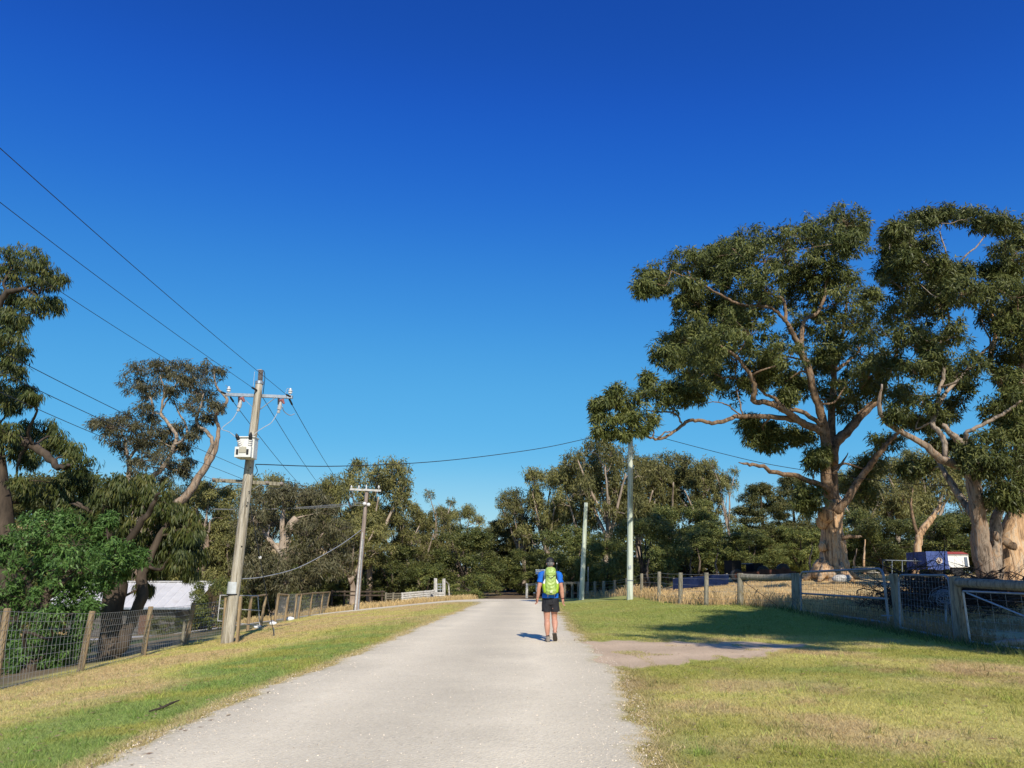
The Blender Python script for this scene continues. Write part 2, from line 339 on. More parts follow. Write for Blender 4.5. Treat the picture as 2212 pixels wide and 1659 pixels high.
def gcol(x, y):
    x = np.asarray(x, float); y = np.asarray(y, float)
    n1 = fbm(x, y, 2.6, 4); n2 = fbm(x+40, y-13, 0.9, 3); n3 = fbm(x-9, y+31, 6.0, 3)
    dl = xl(y)-x; dr = x-xr(y)
    # left verge: green strip by the road, straw coloured towards the fence
    t = np.clip(sst(1.5, 3.1, dl+1.6*(n1-0.5)*2)+sst(17, 30, y)*0.75, 0, 1)
    cl = lerp(lerp(GREEN, OLIVE, sst(0.35, 0.7, n2)), lerp(YEL, TAN, sst(0.38, 0.62, n1*0.6+n2*0.4)), t)
    cl = lerp(cl, TAN, (1-sst(0.0, 0.35, dl+0.35*(n2-0.5)))*0.8)
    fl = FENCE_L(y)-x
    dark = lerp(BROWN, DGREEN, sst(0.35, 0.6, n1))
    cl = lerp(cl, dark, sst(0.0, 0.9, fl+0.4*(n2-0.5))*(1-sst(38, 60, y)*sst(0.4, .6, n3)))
    cl = lerp(cl, STRAW, sst(48, 54, y)*sst(0.25, 0.5, n1+0.2*(x < -4)))
    # right verge
    t = sst(0.38, 0.6, n1*0.65+n3*0.35)
    cr = lerp(lerp(OLIVE, GREEN, sst(0.45, 0.75, n2)*0.6), lerp(YEL, TAN, sst(0.42, 0.68, n2)), t)
    cr = lerp(cr, np.array((0.42, 0.29, 0.15)), sst(0.56, 0.72, fbm(x+70, y+11, 1.6, 4))*(1-sst(15, 19, y))*0.75)
    cr = lerp(cr, lerp(GREEN, OLIVE, n2), sst(17, 23, y)*0.8)
    cr = lerp(cr, TAN*0.75, (1-sst(0.0, 0.5, dr+0.5*(n2-0.5)))*0.7)
    fr = x-FENCE_R(y)
    cr = lerp(cr, lerp(STRAW, TAN, sst(0.4, .7, n1)), sst(-0.5, 0.5, fr+0.7*(n2-0.5)))
    c = np.where((x < (xl(y)+xr(y))/2)[..., None], cl, cr)
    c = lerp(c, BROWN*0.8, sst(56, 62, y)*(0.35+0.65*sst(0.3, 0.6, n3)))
    c = lerp(c, STRAW, sst(70, 80, y)*sst(20, 40, -x))
    return c
# ------------------------------------------------------------------ ground, road, track, driveway
def grid_mesh(name, X, Y, Z, cols=None):
    ny, nx = X.shape; v = np.stack([X, Y, Z], -1).reshape(-1, 3)
    idx = np.arange(ny*nx).reshape(ny, nx)
    f = np.stack([idx[:-1, :-1], idx[:-1, 1:], idx[1:, 1:], idx[1:, :-1]], -1).reshape(-1, 4)
    me = bpy.data.meshes.new(name); me.vertices.add(len(v)); me.vertices.foreach_set('co', v.ravel())
    me.loops.add(f.size); me.loops.foreach_set('vertex_index', f.ravel())
    me.polygons.add(len(f)); me.polygons.foreach_set('loop_start', np.arange(len(f))*4); me.polygons.foreach_set('loop_total', np.full(len(f), 4))
    me.update(); me.validate()
    me.polygons.foreach_set('use_smooth', np.ones(len(f), bool))
    if cols is not None:
        a = me.color_attributes.new('col', 'FLOAT_COLOR', 'POINT')
        a.data.foreach_set('color', np.concatenate([cols.reshape(-1, 3), np.ones((len(v), 1))], 1).ravel())
    return me
ar = np.arange
gx = np.concatenate([ar(-900, -60, 60.), ar(-60, -18, 2.), ar(-18, 18, 0.4), ar(18, 60, 2.), ar(60, 901, 60.)])
gy = np.concatenate([ar(-60, 4, 4.), ar(4, 62, 0.4), ar(62, 112, 1.5), ar(112, 1500, 60.)])
X, Y = np.meshgrid(gx, gy); Z = terr(X, Y)
M['ground'] = vcol_mat('grassy_earth', 0.95, 5.0, 0.28, 0.5, 35)
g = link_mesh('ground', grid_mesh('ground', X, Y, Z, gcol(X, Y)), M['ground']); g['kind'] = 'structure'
def gravel_mat(name, base, speck, edgecol):
    m, nt, out = newmat(name); N = nt.nodes; L = nt.links
    tc = N.new('ShaderNodeTexCoord'); v = tc.outputs['Object']
    vo = N.new('ShaderNodeTexVoronoi'); vo.inputs['Scale'].default_value = 38; L.new(v, vo.inputs['Vector'])
    c = ramp(nt, vo.outputs['Color'], [(0.0, tuple(np.array(base)*0.74)), (0.14, tuple(np.array(base)*0.92)), (0.45, base), (0.78, tuple(np.array(base)*1.05)), (1.0, speck)])
    nz = N.new('ShaderNodeTexNoise'); nz.inputs['Scale'].default_value = 0.55; nz.inputs['Detail'].default_value = 7; nz.inputs['Roughness'].default_value = 0.65; L.new(v, nz.inputs['Vector'])
    mr = N.new('ShaderNodeMapRange'); mr.inputs[1].default_value = 0.3; mr.inputs[2].default_value = 0.7; mr.inputs[3].default_value = 0.92; mr.inputs[4].default_value = 1.07
    L.new(nz.outputs[0], mr.inputs[0]); la = N.new('ShaderNodeAttribute'); la.attribute_name = 'lat'; n5 = N.new('ShaderNodeMath'); n5.operation = 'MULTIPLY_ADD'; n5.inputs[1].default_value = 0.16; n5.inputs[2].default_value = -0.08; L.new(nz.outputs[0], n5.inputs[0])
    n6 = N.new('ShaderNodeMath'); n6.operation = 'ADD'; L.new(la.outputs['Fac'], n6.inputs[0]); L.new(n5.outputs[0], n6.inputs[1])
    lr_ = ramp(nt, n6.outputs[0], [(p_, (q_, q_, q_)) for p_, q_ in ((0.0, .8), (.1, .9), (.24, 1.03), (.37, .91), (.5, .84), (.63, .91), (.76, 1.03), (.88, .9), (1.0, .78))])
    s1 = N.new('ShaderNodeVectorMath'); s1.operation = 'SCALE'; L.new(c, s1.inputs[0]); L.new(mr.outputs[0], s1.inputs['Scale'])
    sc_ = N.new('ShaderNodeVectorMath'); sc_.operation = 'MULTIPLY'; L.new(s1.outputs[0], sc_.inputs[0]); L.new(lr_, sc_.inputs[1])
    # wheel tracks: long stripes along the road are smoother and paler, the crown and edges looser
    at = N.new('ShaderNodeAttribute'); at.attribute_name = 'edge'
    n2 = N.new('ShaderNodeTexNoise'); n2.inputs['Scale'].default_value = 7; n2.inputs['Detail'].default_value = 7; n2.inputs['Roughness'].default_value = 0.7; L.new(v, n2.inputs['Vector'])
    ad = N.new('ShaderNodeMath'); ad.operation = 'ADD'; L.new(at.outputs['Fac'], ad.inputs[0])
    s2 = N.new('ShaderNodeMath'); s2.operation = 'MULTIPLY_ADD'; s2.inputs[1].default_value = 0.9; s2.inputs[2].default_value = -0.45; L.new(n2.outputs[0], s2.inputs[0]); L.new(s2.outputs[0], ad.inputs[1])
    m2 = N.new('ShaderNodeMapRange'); m2.inputs[1].default_value = 0.05; m2.inputs[2].default_value = 0.3; L.new(ad.outputs[0], m2.inputs[0])
    mx = N.new('ShaderNodeMix'); mx.data_type = 'RGBA'; L.new(m2.outputs[0], mx.inputs['Factor']); mx.inputs['A'].default_value = (*edgecol, 1); L.new(sc_.outputs[0], mx.inputs['B'])
    b = N.new('ShaderNodeBsdfPrincipled'); b.inputs['Roughness'].default_value = 0.95; b.inputs['Specular IOR Level'].default_value = 0.15
    L.new(mx.outputs['Result'], b.inputs['Base Color'])
    n3 = N.new('ShaderNodeTexNoise'); n3.inputs['Scale'].default_value = 2.2; n3.inputs['Detail'].default_value = 10; n3.inputs['Roughness'].default_value = 0.75; L.new(v, n3.inputs['Vector'])
    bp = N.new('ShaderNodeBump'); bp.inputs['Strength'].default_value = 0.45; bp.inputs['Distance'].default_value = 0.012; L.new(vo.outputs['Distance'], bp.inputs['Height'])
    b2 = N.new('ShaderNodeBump'); b2.inputs['Strength'].default_value = 0.35; b2.inputs['Distance'].default_value = 0.035; L.new(n3.outputs[0], b2.inputs['Height']); L.new(bp.outputs[0], b2.inputs['Normal'])
    L.new(b2.outputs[0], b.inputs['Normal']); L.new(b.outputs[0], out.inputs[0]); return m
M['gravel'] = gravel_mat('pale_gravel', (0.82, 0.71, 0.505), (0.87, 0.77, 0.58), (0.5, 0.42, 0.22))
M['dirt'] = gravel_mat('pinkish_dirt', (0.66, 0.49, 0.32), (0.76, 0.6, 0.42), (0.42, 0.34, 0.14))
def strip(name, fl, fr, s, nx, dz, mat, par=None):
    """surface between two plan curves fl(s), fr(s) -> (x, y)"""
    S = np.asarray(s); A = np.array([fl(t) for t in S]); B = np.array([fr(t) for t in S])
    u = np.linspace(0, 1, nx); P = A[:, None]*(1-u)[None, :, None]+B[:, None]*u[None, :, None]
    w = np.linalg.norm(B-A, axis=1)[:, None]
    e = np.minimum(u, 1-u)[None, :]*w
    X, Y = P[..., 0], P[..., 1]; Z = terr(X, Y)+dz-0.03*(1-sst(0, 0.25, e))
    me = grid_mesh(name, X, Y, Z); a = me.attributes.new('edge', 'FLOAT', 'POINT'); a.data.foreach_set('value', e.ravel())
    a = me.attributes.new('lat', 'FLOAT', 'POINT'); a.data.foreach_set('value', np.broadcast_to(u, e.shape).ravel())
    return me
ys = np.concatenate([ar(2, 30, 0.1), ar(30, 55.1, 0.25)])
def enoise(y, k): return 0.34*(vnoise(y*1.7, 3.3+k)-0.5)+0.24*(vnoise(y*5.1, 9.1+k)-0.5)
me = strip('gravel_road', lambda y: (xl(y)-0.1+enoise(y, 0)*min(1, 0.5+y/30), y), lambda y: (xr(y)+0.12+enoise(y, 20)*min(1, 0.5+y/30), y), ys, 60, 0.018, M['gravel'])
o = link_mesh('gravel_road', me, M['gravel']); o['kind'] = 'structure'
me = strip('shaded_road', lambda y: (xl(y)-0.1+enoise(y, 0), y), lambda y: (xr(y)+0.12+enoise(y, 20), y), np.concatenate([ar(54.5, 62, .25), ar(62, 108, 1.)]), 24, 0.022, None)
o = link_mesh('shade_tinted_road', me, gravel_mat('painted_shade_brown', (0.2, 0.14, 0.085), (0.27, 0.2, 0.13), (0.16, 0.12, 0.07))); o['kind'] = 'structure'  # tree shade over the far road is put into this dark brown
# driveway spur: ragged polygon as strip from road towards the gate
def drv_l(t): return (np.interp(t, [0, .3, .6, .85, 1], [0.7, 2.2, 4.0, 5.6, 6.9]), np.interp(t, [0, .3, .6, .85, 1], [18.2, 18.4, 18.3, 18.1, 17.6])+0.8*(vnoise(t*9, 2.2)-.5)+.5*(vnoise(t*31, 4.2)-.5))
def drv_r(t): return (np.interp(t, [0, .3, .6, .85, 1], [0.9, 2.4, 3.9, 5.3, 6.9]), np.interp(t, [0, .3, .6, .85, 1], [12.9, 13.5, 14.4, 15.9, 17.5])+1.0*(vnoise(t*11, 7.7)-.5)+.7*(vnoise(t*37, 3.7)-.5))
me = strip('dirt_driveway', drv_l, drv_r, np.linspace(0, 1, 90), 40, 0.008, M['dirt'])
o = link_mesh('dirt_driveway', me, M['dirt']); o['kind'] = 'structure'
tr_c = lambda t: np.array((np.interp(t, [0, .2, .5, 1], [-0.5, -2.0, -4.6, -11]), np.interp(t, [0, .2, .5, 1], [45.6, 45.6, 45.2, 43.6]))); tr_w = lambda t: np.interp(t, [0, .25, .6, 1], [3.6, 2.9, 2.2, 1.3])
me = strip('side_track', lambda t: tr_c(t)+(0, tr_w(t)+.4*vnoise(t*20, 1)-.2), lambda t: tr_c(t)-(0, tr_w(t)+.4*vnoise(t*20, 6)-.2), np.linspace(0, 1, 90), 24, 0.03, M['gravel'])
o = link_mesh('side_track', me, M['gravel']); o['kind'] = 'structure'
# ------------------------------------------------------------------ grass and stones
def tri_mesh(name, V, cols, per):
    """V: (n, per, 3) faces of `per` corners each"""
    n = len(V); me = bpy.data.meshes.new(name); me.vertices.add(n*per); me.vertices.foreach_set('co', V.reshape(-1).astype(np.float32))
    me.loops.add(n*per); me.loops.foreach_set('vertex_index', np.arange(n*per)); me.polygons.add(n)
    me.polygons.foreach_set('loop_start', np.arange(n)*per); me.polygons.foreach_set('loop_total', np.full(n, per)); me.update()
    if cols is not None:
        a = me.attributes.new('col', 'FLOAT_COLOR', 'FACE'); a.data.foreach_set('color', np.concatenate([cols, np.ones((n, 1))], 1).astype(np.float32).ravel())
    return me
M['blade'] = vcol_mat('grass_blade', 0.7, 1, 0, 0, 1, trans=0.25)
def blades(name, x, y, h, w, cmul=(0.75, 1.35), lean=0.6, seed=1, col=None, segs=1):
    r = np.random.default_rng(seed); n = len(x); z = terr(x, y)
    a = r.random(n)*2*math.pi; t = r.random(n)*2*math.pi
    h = h*(0.55+0.9*r.random(n)); w = w*(0.7+0.6*r.random(n)); l = lean*h*(0.3+r.random(n))
    B = np.stack([x, y, z-0.005], 1); S = np.stack([np.cos(a), np.sin(a), np.zeros(n)], 1)*w[:, None]/2
    tip = B+np.stack([np.cos(t)*l, np.sin(t)*l, h], 1)
    c = (gcol(x, y) if col is None else col)*(cmul[0]+(cmul[1]-cmul[0])*r.random(n))[:, None]
    c = c*np.array([1, 1, 1])+(r.random((n, 1))-0.5)*np.array([[0.06, 0.03, 0.0]])
    c = np.clip(c, 0.005, 0.8)
    if segs == 1: V = np.stack([B-S, B+S, tip], 1); me = tri_mesh(name, V, c, 3)
    else:
        mid = B+np.stack([np.cos(t)*l*0.25, np.sin(t)*l*0.25, h*0.6], 1)
        V1 = np.stack([B-S, B+S, mid+S*0.7, mid-S*0.7], 1)
        head = tip-np.stack([np.cos(t)*l*.1, np.sin(t)*l*.1, h*0.0], 1)
        V2 = np.stack([mid-S*0.7, mid+S*0.7, tip+S*0.9, head-S*0.9], 1)
        me = tri_mesh(name, np.concatenate([V1, V2]), np.concatenate([c, c*1.1]), 4)
    return me
def scatter(n, x0, x1, y0, y1, seed, pw=1.0):
    r = np.random.default_rng(seed); u = r.random(n)
    y = y0*(y1/y0)**(u**pw); x = x0+(x1-x0)*r.random(n); return x, y
sx, sy = [], []
x, y = scatter(520000, -11.5, -2.0, 6.0, 42, 11); k = (x < xl(y)+0.10+0.25*(vnoise(x*6, y*6)-.4)) & (x > FENCE_L(y)-0.25) & (np.abs(x) < 0.72*y+0.6); sx.append(x[k]); sy.append(y[k])
x, y = scatter(600000, 0.6, 11.5, 6.0, 40, 12); ind = inpoly(x, y, np.array([drv_l(t) for t in np.linspace(0, 1, 30)]+[drv_r(t) for t in np.linspace(1, 0, 30)]))
k = (x > xr(y)-0.10-0.25*(vnoise(x*6, y*6)-.4)) & (x < FENCE_R(y)+0.25) & (np.abs(x) < 0.72*y+0.6) & (~ind | (vnoise(x*2.1, y*2.1) > 0.83)); sx.append(x[k]); sy.append(y[k])
x = np.concatenate(sx); y = np.concatenate(sy)
tall = 0.016+0.02*fbm(x, y, 1.3, 2)
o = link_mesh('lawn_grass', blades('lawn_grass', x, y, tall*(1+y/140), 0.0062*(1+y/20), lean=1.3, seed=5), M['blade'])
setp(o, 'short mown yellow green grass on both verges of the gravel road', 'grass', kind='stuff')
# tall dry grass: paddock behind the right fence, far strip on the left
px, py = [], []
x, y = scatter(60000, 5.5, 22, 15, 50, 21, 0.8); k = (x > FENCE_R(y)-0.1) & (x < 0.72*y+1) & (vnoise(x*.5, y*.5) > 0.12+0.4*sst(10, 17, x)); px.append(x[k]); py.append(y[k])
x, y = scatter(26000, 3.2, 11, 17, 60, 22); dd = np.abs(x-FENCE_R(y)); k = dd < 0.55*RNG.random(len(x))**0.5; px.append(x[k]); py.append(y[k])
o_x = np.concatenate(px); o_y = np.concatenate(py)
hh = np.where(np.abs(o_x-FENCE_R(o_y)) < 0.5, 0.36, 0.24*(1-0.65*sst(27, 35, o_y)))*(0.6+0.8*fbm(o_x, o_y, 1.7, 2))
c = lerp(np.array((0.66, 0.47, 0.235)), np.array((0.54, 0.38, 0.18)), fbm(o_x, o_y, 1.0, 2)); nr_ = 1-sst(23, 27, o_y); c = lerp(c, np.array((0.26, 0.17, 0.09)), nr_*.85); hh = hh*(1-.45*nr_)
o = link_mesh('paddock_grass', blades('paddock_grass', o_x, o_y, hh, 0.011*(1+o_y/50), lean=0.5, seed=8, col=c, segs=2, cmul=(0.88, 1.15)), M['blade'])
setp(o, 'tall dry straw coloured grass in the paddock behind the right fence', 'grass', kind='stuff')
x, y = scatter(42000, -16, 3, 43.5, 62, 23); k = (y < 56) & ((y > np.interp(x, [-16, -4.6, -1.6, 0], [45.4, 47.9, 48.9, 49.5])+.3)) & ((x < xl(y)-.1))
x, y = x[k], y[k]; c = lerp(np.array((0.64, 0.47, 0.235)), np.array((0.5, 0.37, 0.17)), fbm(x, y, 1.5, 2))
o = link_mesh('roadside_dry_grass', blades('roadside_dry_grass', x, y, 0.26*(0.4+fbm(x, y, 2.0, 2)), 0.022, lean=0.5, seed=9, col=c, segs=2), M['blade'])
setp(o, 'tall dry straw grass beyond the side track at the left of the road', 'grass', kind='stuff')
# dark green weeds along the foot of the right fence
x, y = scatter(15000, 7, 11.2, 13, 31, 24); k = np.abs(x-FENCE_R(y)+0.45) < 0.5*RNG.random(len(x)); x, y = x[k], y[k]
c = lerp(np.array((0.07, 0.12, 0.03)), np.array((0.2, 0.2, 0.07)), fbm(x, y, .8, 2))
o = link_mesh('fence_weeds', blades('fence_weeds', x, y, 0.16, 0.02, lean=0.9, seed=10, col=c), M['blade'])
setp(o, 'low green weeds growing along the foot of the right hand gates', 'weeds', kind='stuff')
# taller tufts, weeds and fallen leaves on the verges
r_ = np.random.default_rng(41); nC = 1500
cx_ = np.concatenate([r_.uniform(-9.5, -2.3, nC), r_.uniform(1.0, 10, nC)]); cy_ = 6.2*(30/6.2)**r_.random(2*nC)
k = ((cx_ < xl(cy_)+.12) & (cx_ > FENCE_L(cy_))) | ((cx_ > xr(cy_)-.12) & (cx_ < FENCE_R(cy_)) & ~inpoly(cx_, cy_, np.array([drv_l(t) for t in np.linspace(0, 1, 30)]+[drv_r(t) for t in np.linspace(1, 0, 30)])))
cx_, cy_ = cx_[k], cy_[k]; m_ = 16
x = np.repeat(cx_, m_)+r_.normal(size=len(cx_)*m_)*.045; y = np.repeat(cy_, m_)+r_.normal(size=len(cx_)*m_)*.045
hh = np.repeat(.035+.075*r_.random(len(cx_))**3, m_); cc = gcol(x, y)*np.repeat(r_.uniform(.55, 1.15, len(cx_)), m_)[:, None]*np.array([.85, 1.0, .8])
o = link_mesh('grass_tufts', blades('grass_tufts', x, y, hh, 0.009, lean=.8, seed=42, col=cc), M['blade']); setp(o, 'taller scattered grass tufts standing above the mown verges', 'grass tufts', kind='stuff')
# ragged straw fringe creeping over both gravel edges
y = 6.2*(40/6.2)**r_.random(16000); sd_ = r_.random(16000) < .5; x = np.where(sd_, xl(y)+.05-r_.random(16000)**2*.3+.25*(vnoise(y*3, 4)-.4), xr(y)-.05+r_.random(16000)**2*.3-.3*(vnoise(y*3, 8)-.4))
k = ~((y > 12.8) & (y < 18.4) & (x > 0)); x, y = x[k], y[k]
o = link_mesh('straw_fringe', blades('straw_fringe', x, y, 0.035, 0.009, lean=1.6, seed=43, col=np.array((0.6, 0.47, 0.25))*np.ones((len(x), 1))), M['blade']); setp(o, 'flattened dry straw fringe along both edges of the gravel road', 'dry grass', kind='stuff')
n = 2600; x = np.concatenate([r_.uniform(-9.5, -3, n//2), r_.uniform(1.4, 10, n//2)]); y = 6.2*(28/6.2)**r_.random(n); a = r_.random(n)*6.283; L_ = .018+.03*r_.random(n)
d1 = np.stack([np.cos(a), np.sin(a), .2*r_.random(n)], 1)*L_[:, None]; d2 = np.stack([-np.sin(a), np.cos(a), .3*r_.random(n)], 1)*(L_*.3)[:, None]; c0 = np.stack([x, y, terr(x, y)+.028], 1)
cc = lerp(np.array((.3, .17, .09)), np.array((.45, .34, .2)), r_.random(n))
o = link_mesh('fallen_leaves', tri_mesh('fallen_leaves', np.stack([c0-d1, c0-d2, c0+d1, c0+d2], 1), cc, 4), M['blade']); setp(o, 'small dry brown leaves scattered over the grass verges', 'leaf litter', kind='stuff')
# loose stones on the gravel
def pebbles(name, x, y, s, seed):
    r = np.random.default_rng(seed); n = len(x)
    base = np.array([[1, 0, 0], [-.5, .87, 0], [-.5, -.87, 0], [0, 0, .75]])
    q = (base[None]*(0.6+0.7*r.random((n, 4, 1))))*s[:, None, None]
    a = r.random(n)*6.283; ca, sa = np.cos(a), np.sin(a)
    q = np.stack([q[..., 0]*ca[:, None]-q[..., 1]*sa[:, None], q[..., 0]*sa[:, None]+q[..., 1]*ca[:, None], q[..., 2]], -1)
    q += np.stack([x, y, terr(x, y)+0.016], 1)[:, None]
    T = np.stack([q[:, [0, 1, 3]], q[:, [1, 2, 3]], q[:, [2, 0, 3]]], 1).reshape(-1, 3, 3)
    c = np.array((0.72, 0.61, 0.48))*(0.5+0.7*r.random((n, 1))); c = np.repeat(c, 3, 0)
    return tri_mesh(name, T, c, 3)
x, y = scatter(52000, -4.3, 1.8, 6.2, 26, 31); e = np.minimum(x-xl(y), xr(y)-x); r_ = RNG.random(len(x))
k = (e > -0.12) & ((r_ < 0.18) | (e < 0.6) & (r_ < 0.8))
x, y = x[k], y[k]; s = 0.0035+0.011*RNG.random(len(x))**4
o = link_mesh('loose_stones', pebbles('loose_stones', x, y, s, 3), vcol_mat('gravel_stone', 0.9, 1, 0, 0, 1)); setp(o, 'loose pale stones lying on the gravel road surface', 'gravel', kind='stuff')
# ------------------------------------------------------------------ trees
def leaf_mesh(name, C, rad, n, L, Wd, droop, rng, tint=(0.0, 1.0), flat=0.75, out=None):
    """n narrow leaves around every tuft centre C (k,3) of radius rad (k,)"""
    k = len(C); N = k*n
    d = rng.normal(size=(N, 3)); d /= np.linalg.norm(d, axis=1)[:, None]
    rr = rng.random(N)**0.45
    off = d*rr[:, None]*np.repeat(rad, n)[:, None]; off[:, 2] *= flat
    B = np.repeat(C, n, 0)+off
    h = rng.normal(size=(N, 3)); h /= np.linalg.norm(h, axis=1)[:, None]
    g = h*(1-droop)+d*0.35+np.array([0, 0, -1.0])*droop; g /= np.linalg.norm(g, axis=1)[:, None]
    q = rng.normal(size=(N, 3)); q /= np.linalg.norm(q, axis=1)[:, None]
    # leaf blades roughly face outwards from their clump, so clumps have a lit and a shaded side
    q = q*0.75+d*0.55+np.array([0, 0, 0.25])+(np.repeat(out, n, 0)*0.75 if out is not None else 0)
    q = q-g*np.sum(q*g, axis=1)[:, None]*0.8
    s = np.cross(g, q); s /= np.linalg.norm(s, axis=1)[:, None]+1e-9
    l = (L*(0.6+0.8*rng.random(N)))[:, None]; w = (Wd*(0.7+0.6*rng.random(N)))[:, None]
    V = np.stack([B, B+g*l*0.4+s*w*.5, B+g*l+np.array([0, 0, -0.12])*l, B+g*l*0.4-s*w*.5], 1)
    me = bpy.data.meshes.new(name); me.vertices.add(N*4); me.vertices.foreach_set('co', V.reshape(-1).astype(np.float32))
    me.loops.add(N*4); me.loops.foreach_set('vertex_index', np.arange(N*4)); me.polygons.add(N)
    me.polygons.foreach_set('loop_start', np.arange(N)*4); me.polygons.foreach_set('loop_total', np.full(N, 4)); me.update()
    tt = np.repeat(rng.random(k), n)*0.5+rng.random(N)*0.5
    # leaves in the upper part of each tuft get a paler tint
    tt = np.clip(tint[0]+(tint[1]-tint[0])*tt+0.10*d[:, 2], 0, 1)
    a = me.attributes.new('tint', 'FLOAT', 'FACE'); a.data.foreach_set('value', tt.astype(np.float32)); return me
class Tree:
    def __init__(s, seed): s.mb = MB(); s.mb2 = MB(); s.P = []; s.R = []; s.rng = np.random.default_rng(seed); s.tufts = []; s.trad = []; s.tout = []; s.ln = 0.52
    def limb(s, pts, rads, n=9, k=5, wob=0.02, bump=0.16):
        P, rr = crom(pts, rads, k)
        if wob and len(P) > 3:
            P = P.copy(); P[1:-1] += s.rng.normal(size=(len(P)-2, 3))*np.minimum(wob, rr[1:-1, None]*0.45)
        (s.mb2 if s.P else s.mb).tube(P, rr, n, bump=bump); s.P.append(P); s.R.append(rr); return P, rr
    def near(s, c, maxup=0.6):
        P = np.concatenate(s.P); rr = np.concatenate(s.R)
        d = np.linalg.norm(P-c, axis=1)+maxup*np.maximum(0, P[:, 2]-c[2]+0.2)-rr*0.6
        i = int(np.argmin(d)); return P[i], rr[i]
    def branch(s, c, r1=0.015, sides=5, curve=0.2):
        a, ra = s.near(c); d = c-a; L = np.linalg.norm(d)
        if L < 0.02: return
        r0 = min(ra*0.65, 0.025+0.018*L); r0 = max(r0, r1)
        j = s.rng.normal(size=3)*L*0.10
        m1 = a+d*0.35+j+np.array([0, 0, -0.06*L]); m2 = a+d*0.72-j*0.6+np.array([0, 0, curve*0.25*L])
        P, rr = crom([a, m1, m2, c], [r0, r0*.75+r1*.25, r0*.4+r1*.6, r1], 3)
        s.mb2.tube(P, rr, sides); s.P.append(P); s.R.append(rr)
    def blob(s, c, R_, nt, tr, flat=0.75, twig=True, up=0.25):
        c = np.asarray(c, float); rg = s.rng
        if twig: s.branch(c+np.array([0, 0, -0.2*R_]))
        d = rg.normal(size=(nt, 3)); d /= np.linalg.norm(d, axis=1)[:, None]
        d[:, 2] = np.where(rg.random(nt) < up, np.abs(d[:, 2]), d[:, 2])
        q = c+d*(R_*(0.3+0.7*rg.random(nt)**0.6)*np.where(rg.random(nt) < .12, 1.35, 1.0))[:, None]*np.array([1, 1, flat])
        for i, p in enumerate(q):
            o_ = (p-c)/R_+np.array([0, 0, .15]); s.tout.append(o_); s.tufts.append(p); s.trad.append(tr*(0.65+0.7*rg.random()))
            if twig and i % 2 == 0:
                a = c+np.array([0, 0, -0.2*R_]); m = (a+p)/2+rg.normal(size=3)*0.1*R_
                s.mb2.tube([a, m, p], [0.016, 0.011, 0.005], 3, cap=False)
    def finish(s, name, loc, label, cat, bark, leaf, n, L, Wd, droop, group=None, flat=0.75, tint=(0, 1)):
        t = thing(name, loc, label, cat, group)
        s.mb.build('trunk', M[bark], t, smooth=True)
        if s.mb2.n: s.mb2.build('branches', M[{'bark': 'limb', 'bark_grey': 'limb_grey'}.get(bark, bark)], t, smooth=True)
        if s.tufts:
            if not name.startswith('bare'): n = max(8, int(n*s.ln))
            me = leaf_mesh('crown', np.array(s.tufts)-ORG[t], np.array(s.trad), n, L, Wd, droop, s.rng, tint, flat, np.array(s.tout))
            link_mesh('crown', me, M[leaf], t)
        return t
def pl(Y, lst, dy=None):
    """image-plane polyline at depth Y (dy: extra depth per point)"""
    return [pt(x, y, Y+(dy[i] if dy is not None else 0)) for i, (x, y) in enumerate(lst)]
def dl_(n, a, b): return np.linspace(a, b, n)
def hero_blobs(T, Y, lst, spread, pxm, nt, tr, flat=0.75, up=0.3):
    for b in lst:
        x, y, r = b[:3]; dy = b[3] if len(b) > 3 else T.rng.normal()*spread
        dy = float(np.clip(dy, -1.8*spread, 1.8*spread))
        T.blob(pt(x, y, Y+dy), r*pxm*T.rng.uniform(1.0, 1.25), int(nt*1.8*T.rng.uniform(.75, 1.2)), tr*.68, flat, up=up)
def fill(T, Y, lst, pxm, n, ymax, spread, nt=16, tr=.36):
    """extra inner foliage between neighbouring clumps"""
    L_ = [b for b in lst if b[1] < ymax]; k_ = 0
    while k_ < n:
        a, b = L_[T.rng.integers(len(L_))], L_[T.rng.integers(len(L_))]; d = math.hypot(a[0]-b[0], a[1]-b[1])
        if 30 < d < 95:
            T.blob(pt((a[0]+b[0])/2, (a[1]+b[1])/2, Y+T.rng.normal()*spread), (a[2]+b[2])*.45*pxm, int(nt*1.6), tr*.7, .8, twig=k_ % 2 == 0); k_ += 1
# --- big gum in the paddock
D = 37.0; k = D/1662
T = Tree(101)
base = pt(1797, 1258, D); base[2] = tz(base[0], base[1])
T.limb([base+(0, 0, -0.25), base+(0, 0, 0.25)]+pl(D, [(1799, 1225), (1800, 1190), (1798, 1150), (1801, 1118), (1801, 1085)]), [1.0, 0.80, 0.62, 0.56, 0.5, 0.46, 0.42], 24, 5, 0.012, 0.3)
for a in (-0.3, 0.7, 1.9, 2.9, 3.9, 5.1):     # root flare
    dvec = np.array([math.cos(a), math.sin(a), 0]); T.mb.tube([base+dvec*0.45+(0, 0, .75), base+dvec*0.78+(0, 0, .25), base+dvec*1.3+(0, 0, -0.08)], [0.2, 0.2, 0.08], 8, bump=0.2)
T.mb.ball(pt(1783, 1113, D-0.45), (0.36, 0.34, 0.40), 12, 8); T.mb.ball(pt(1776, 1128, D-0.3), (0.28, 0.28, 0.34), 10, 8)
T.mb.tube(pl(D-.4, [(1783, 1110), (1776, 1102), (1768, 1101)]), [0.16, 0.12, 0.1], 9, bump=.2)
T.mb.tube(pl(D-.3, [(1779, 1190), (1776, 1178), (1774, 1170)]), [0.2, 0.2, 0.08], 9, bump=.2)
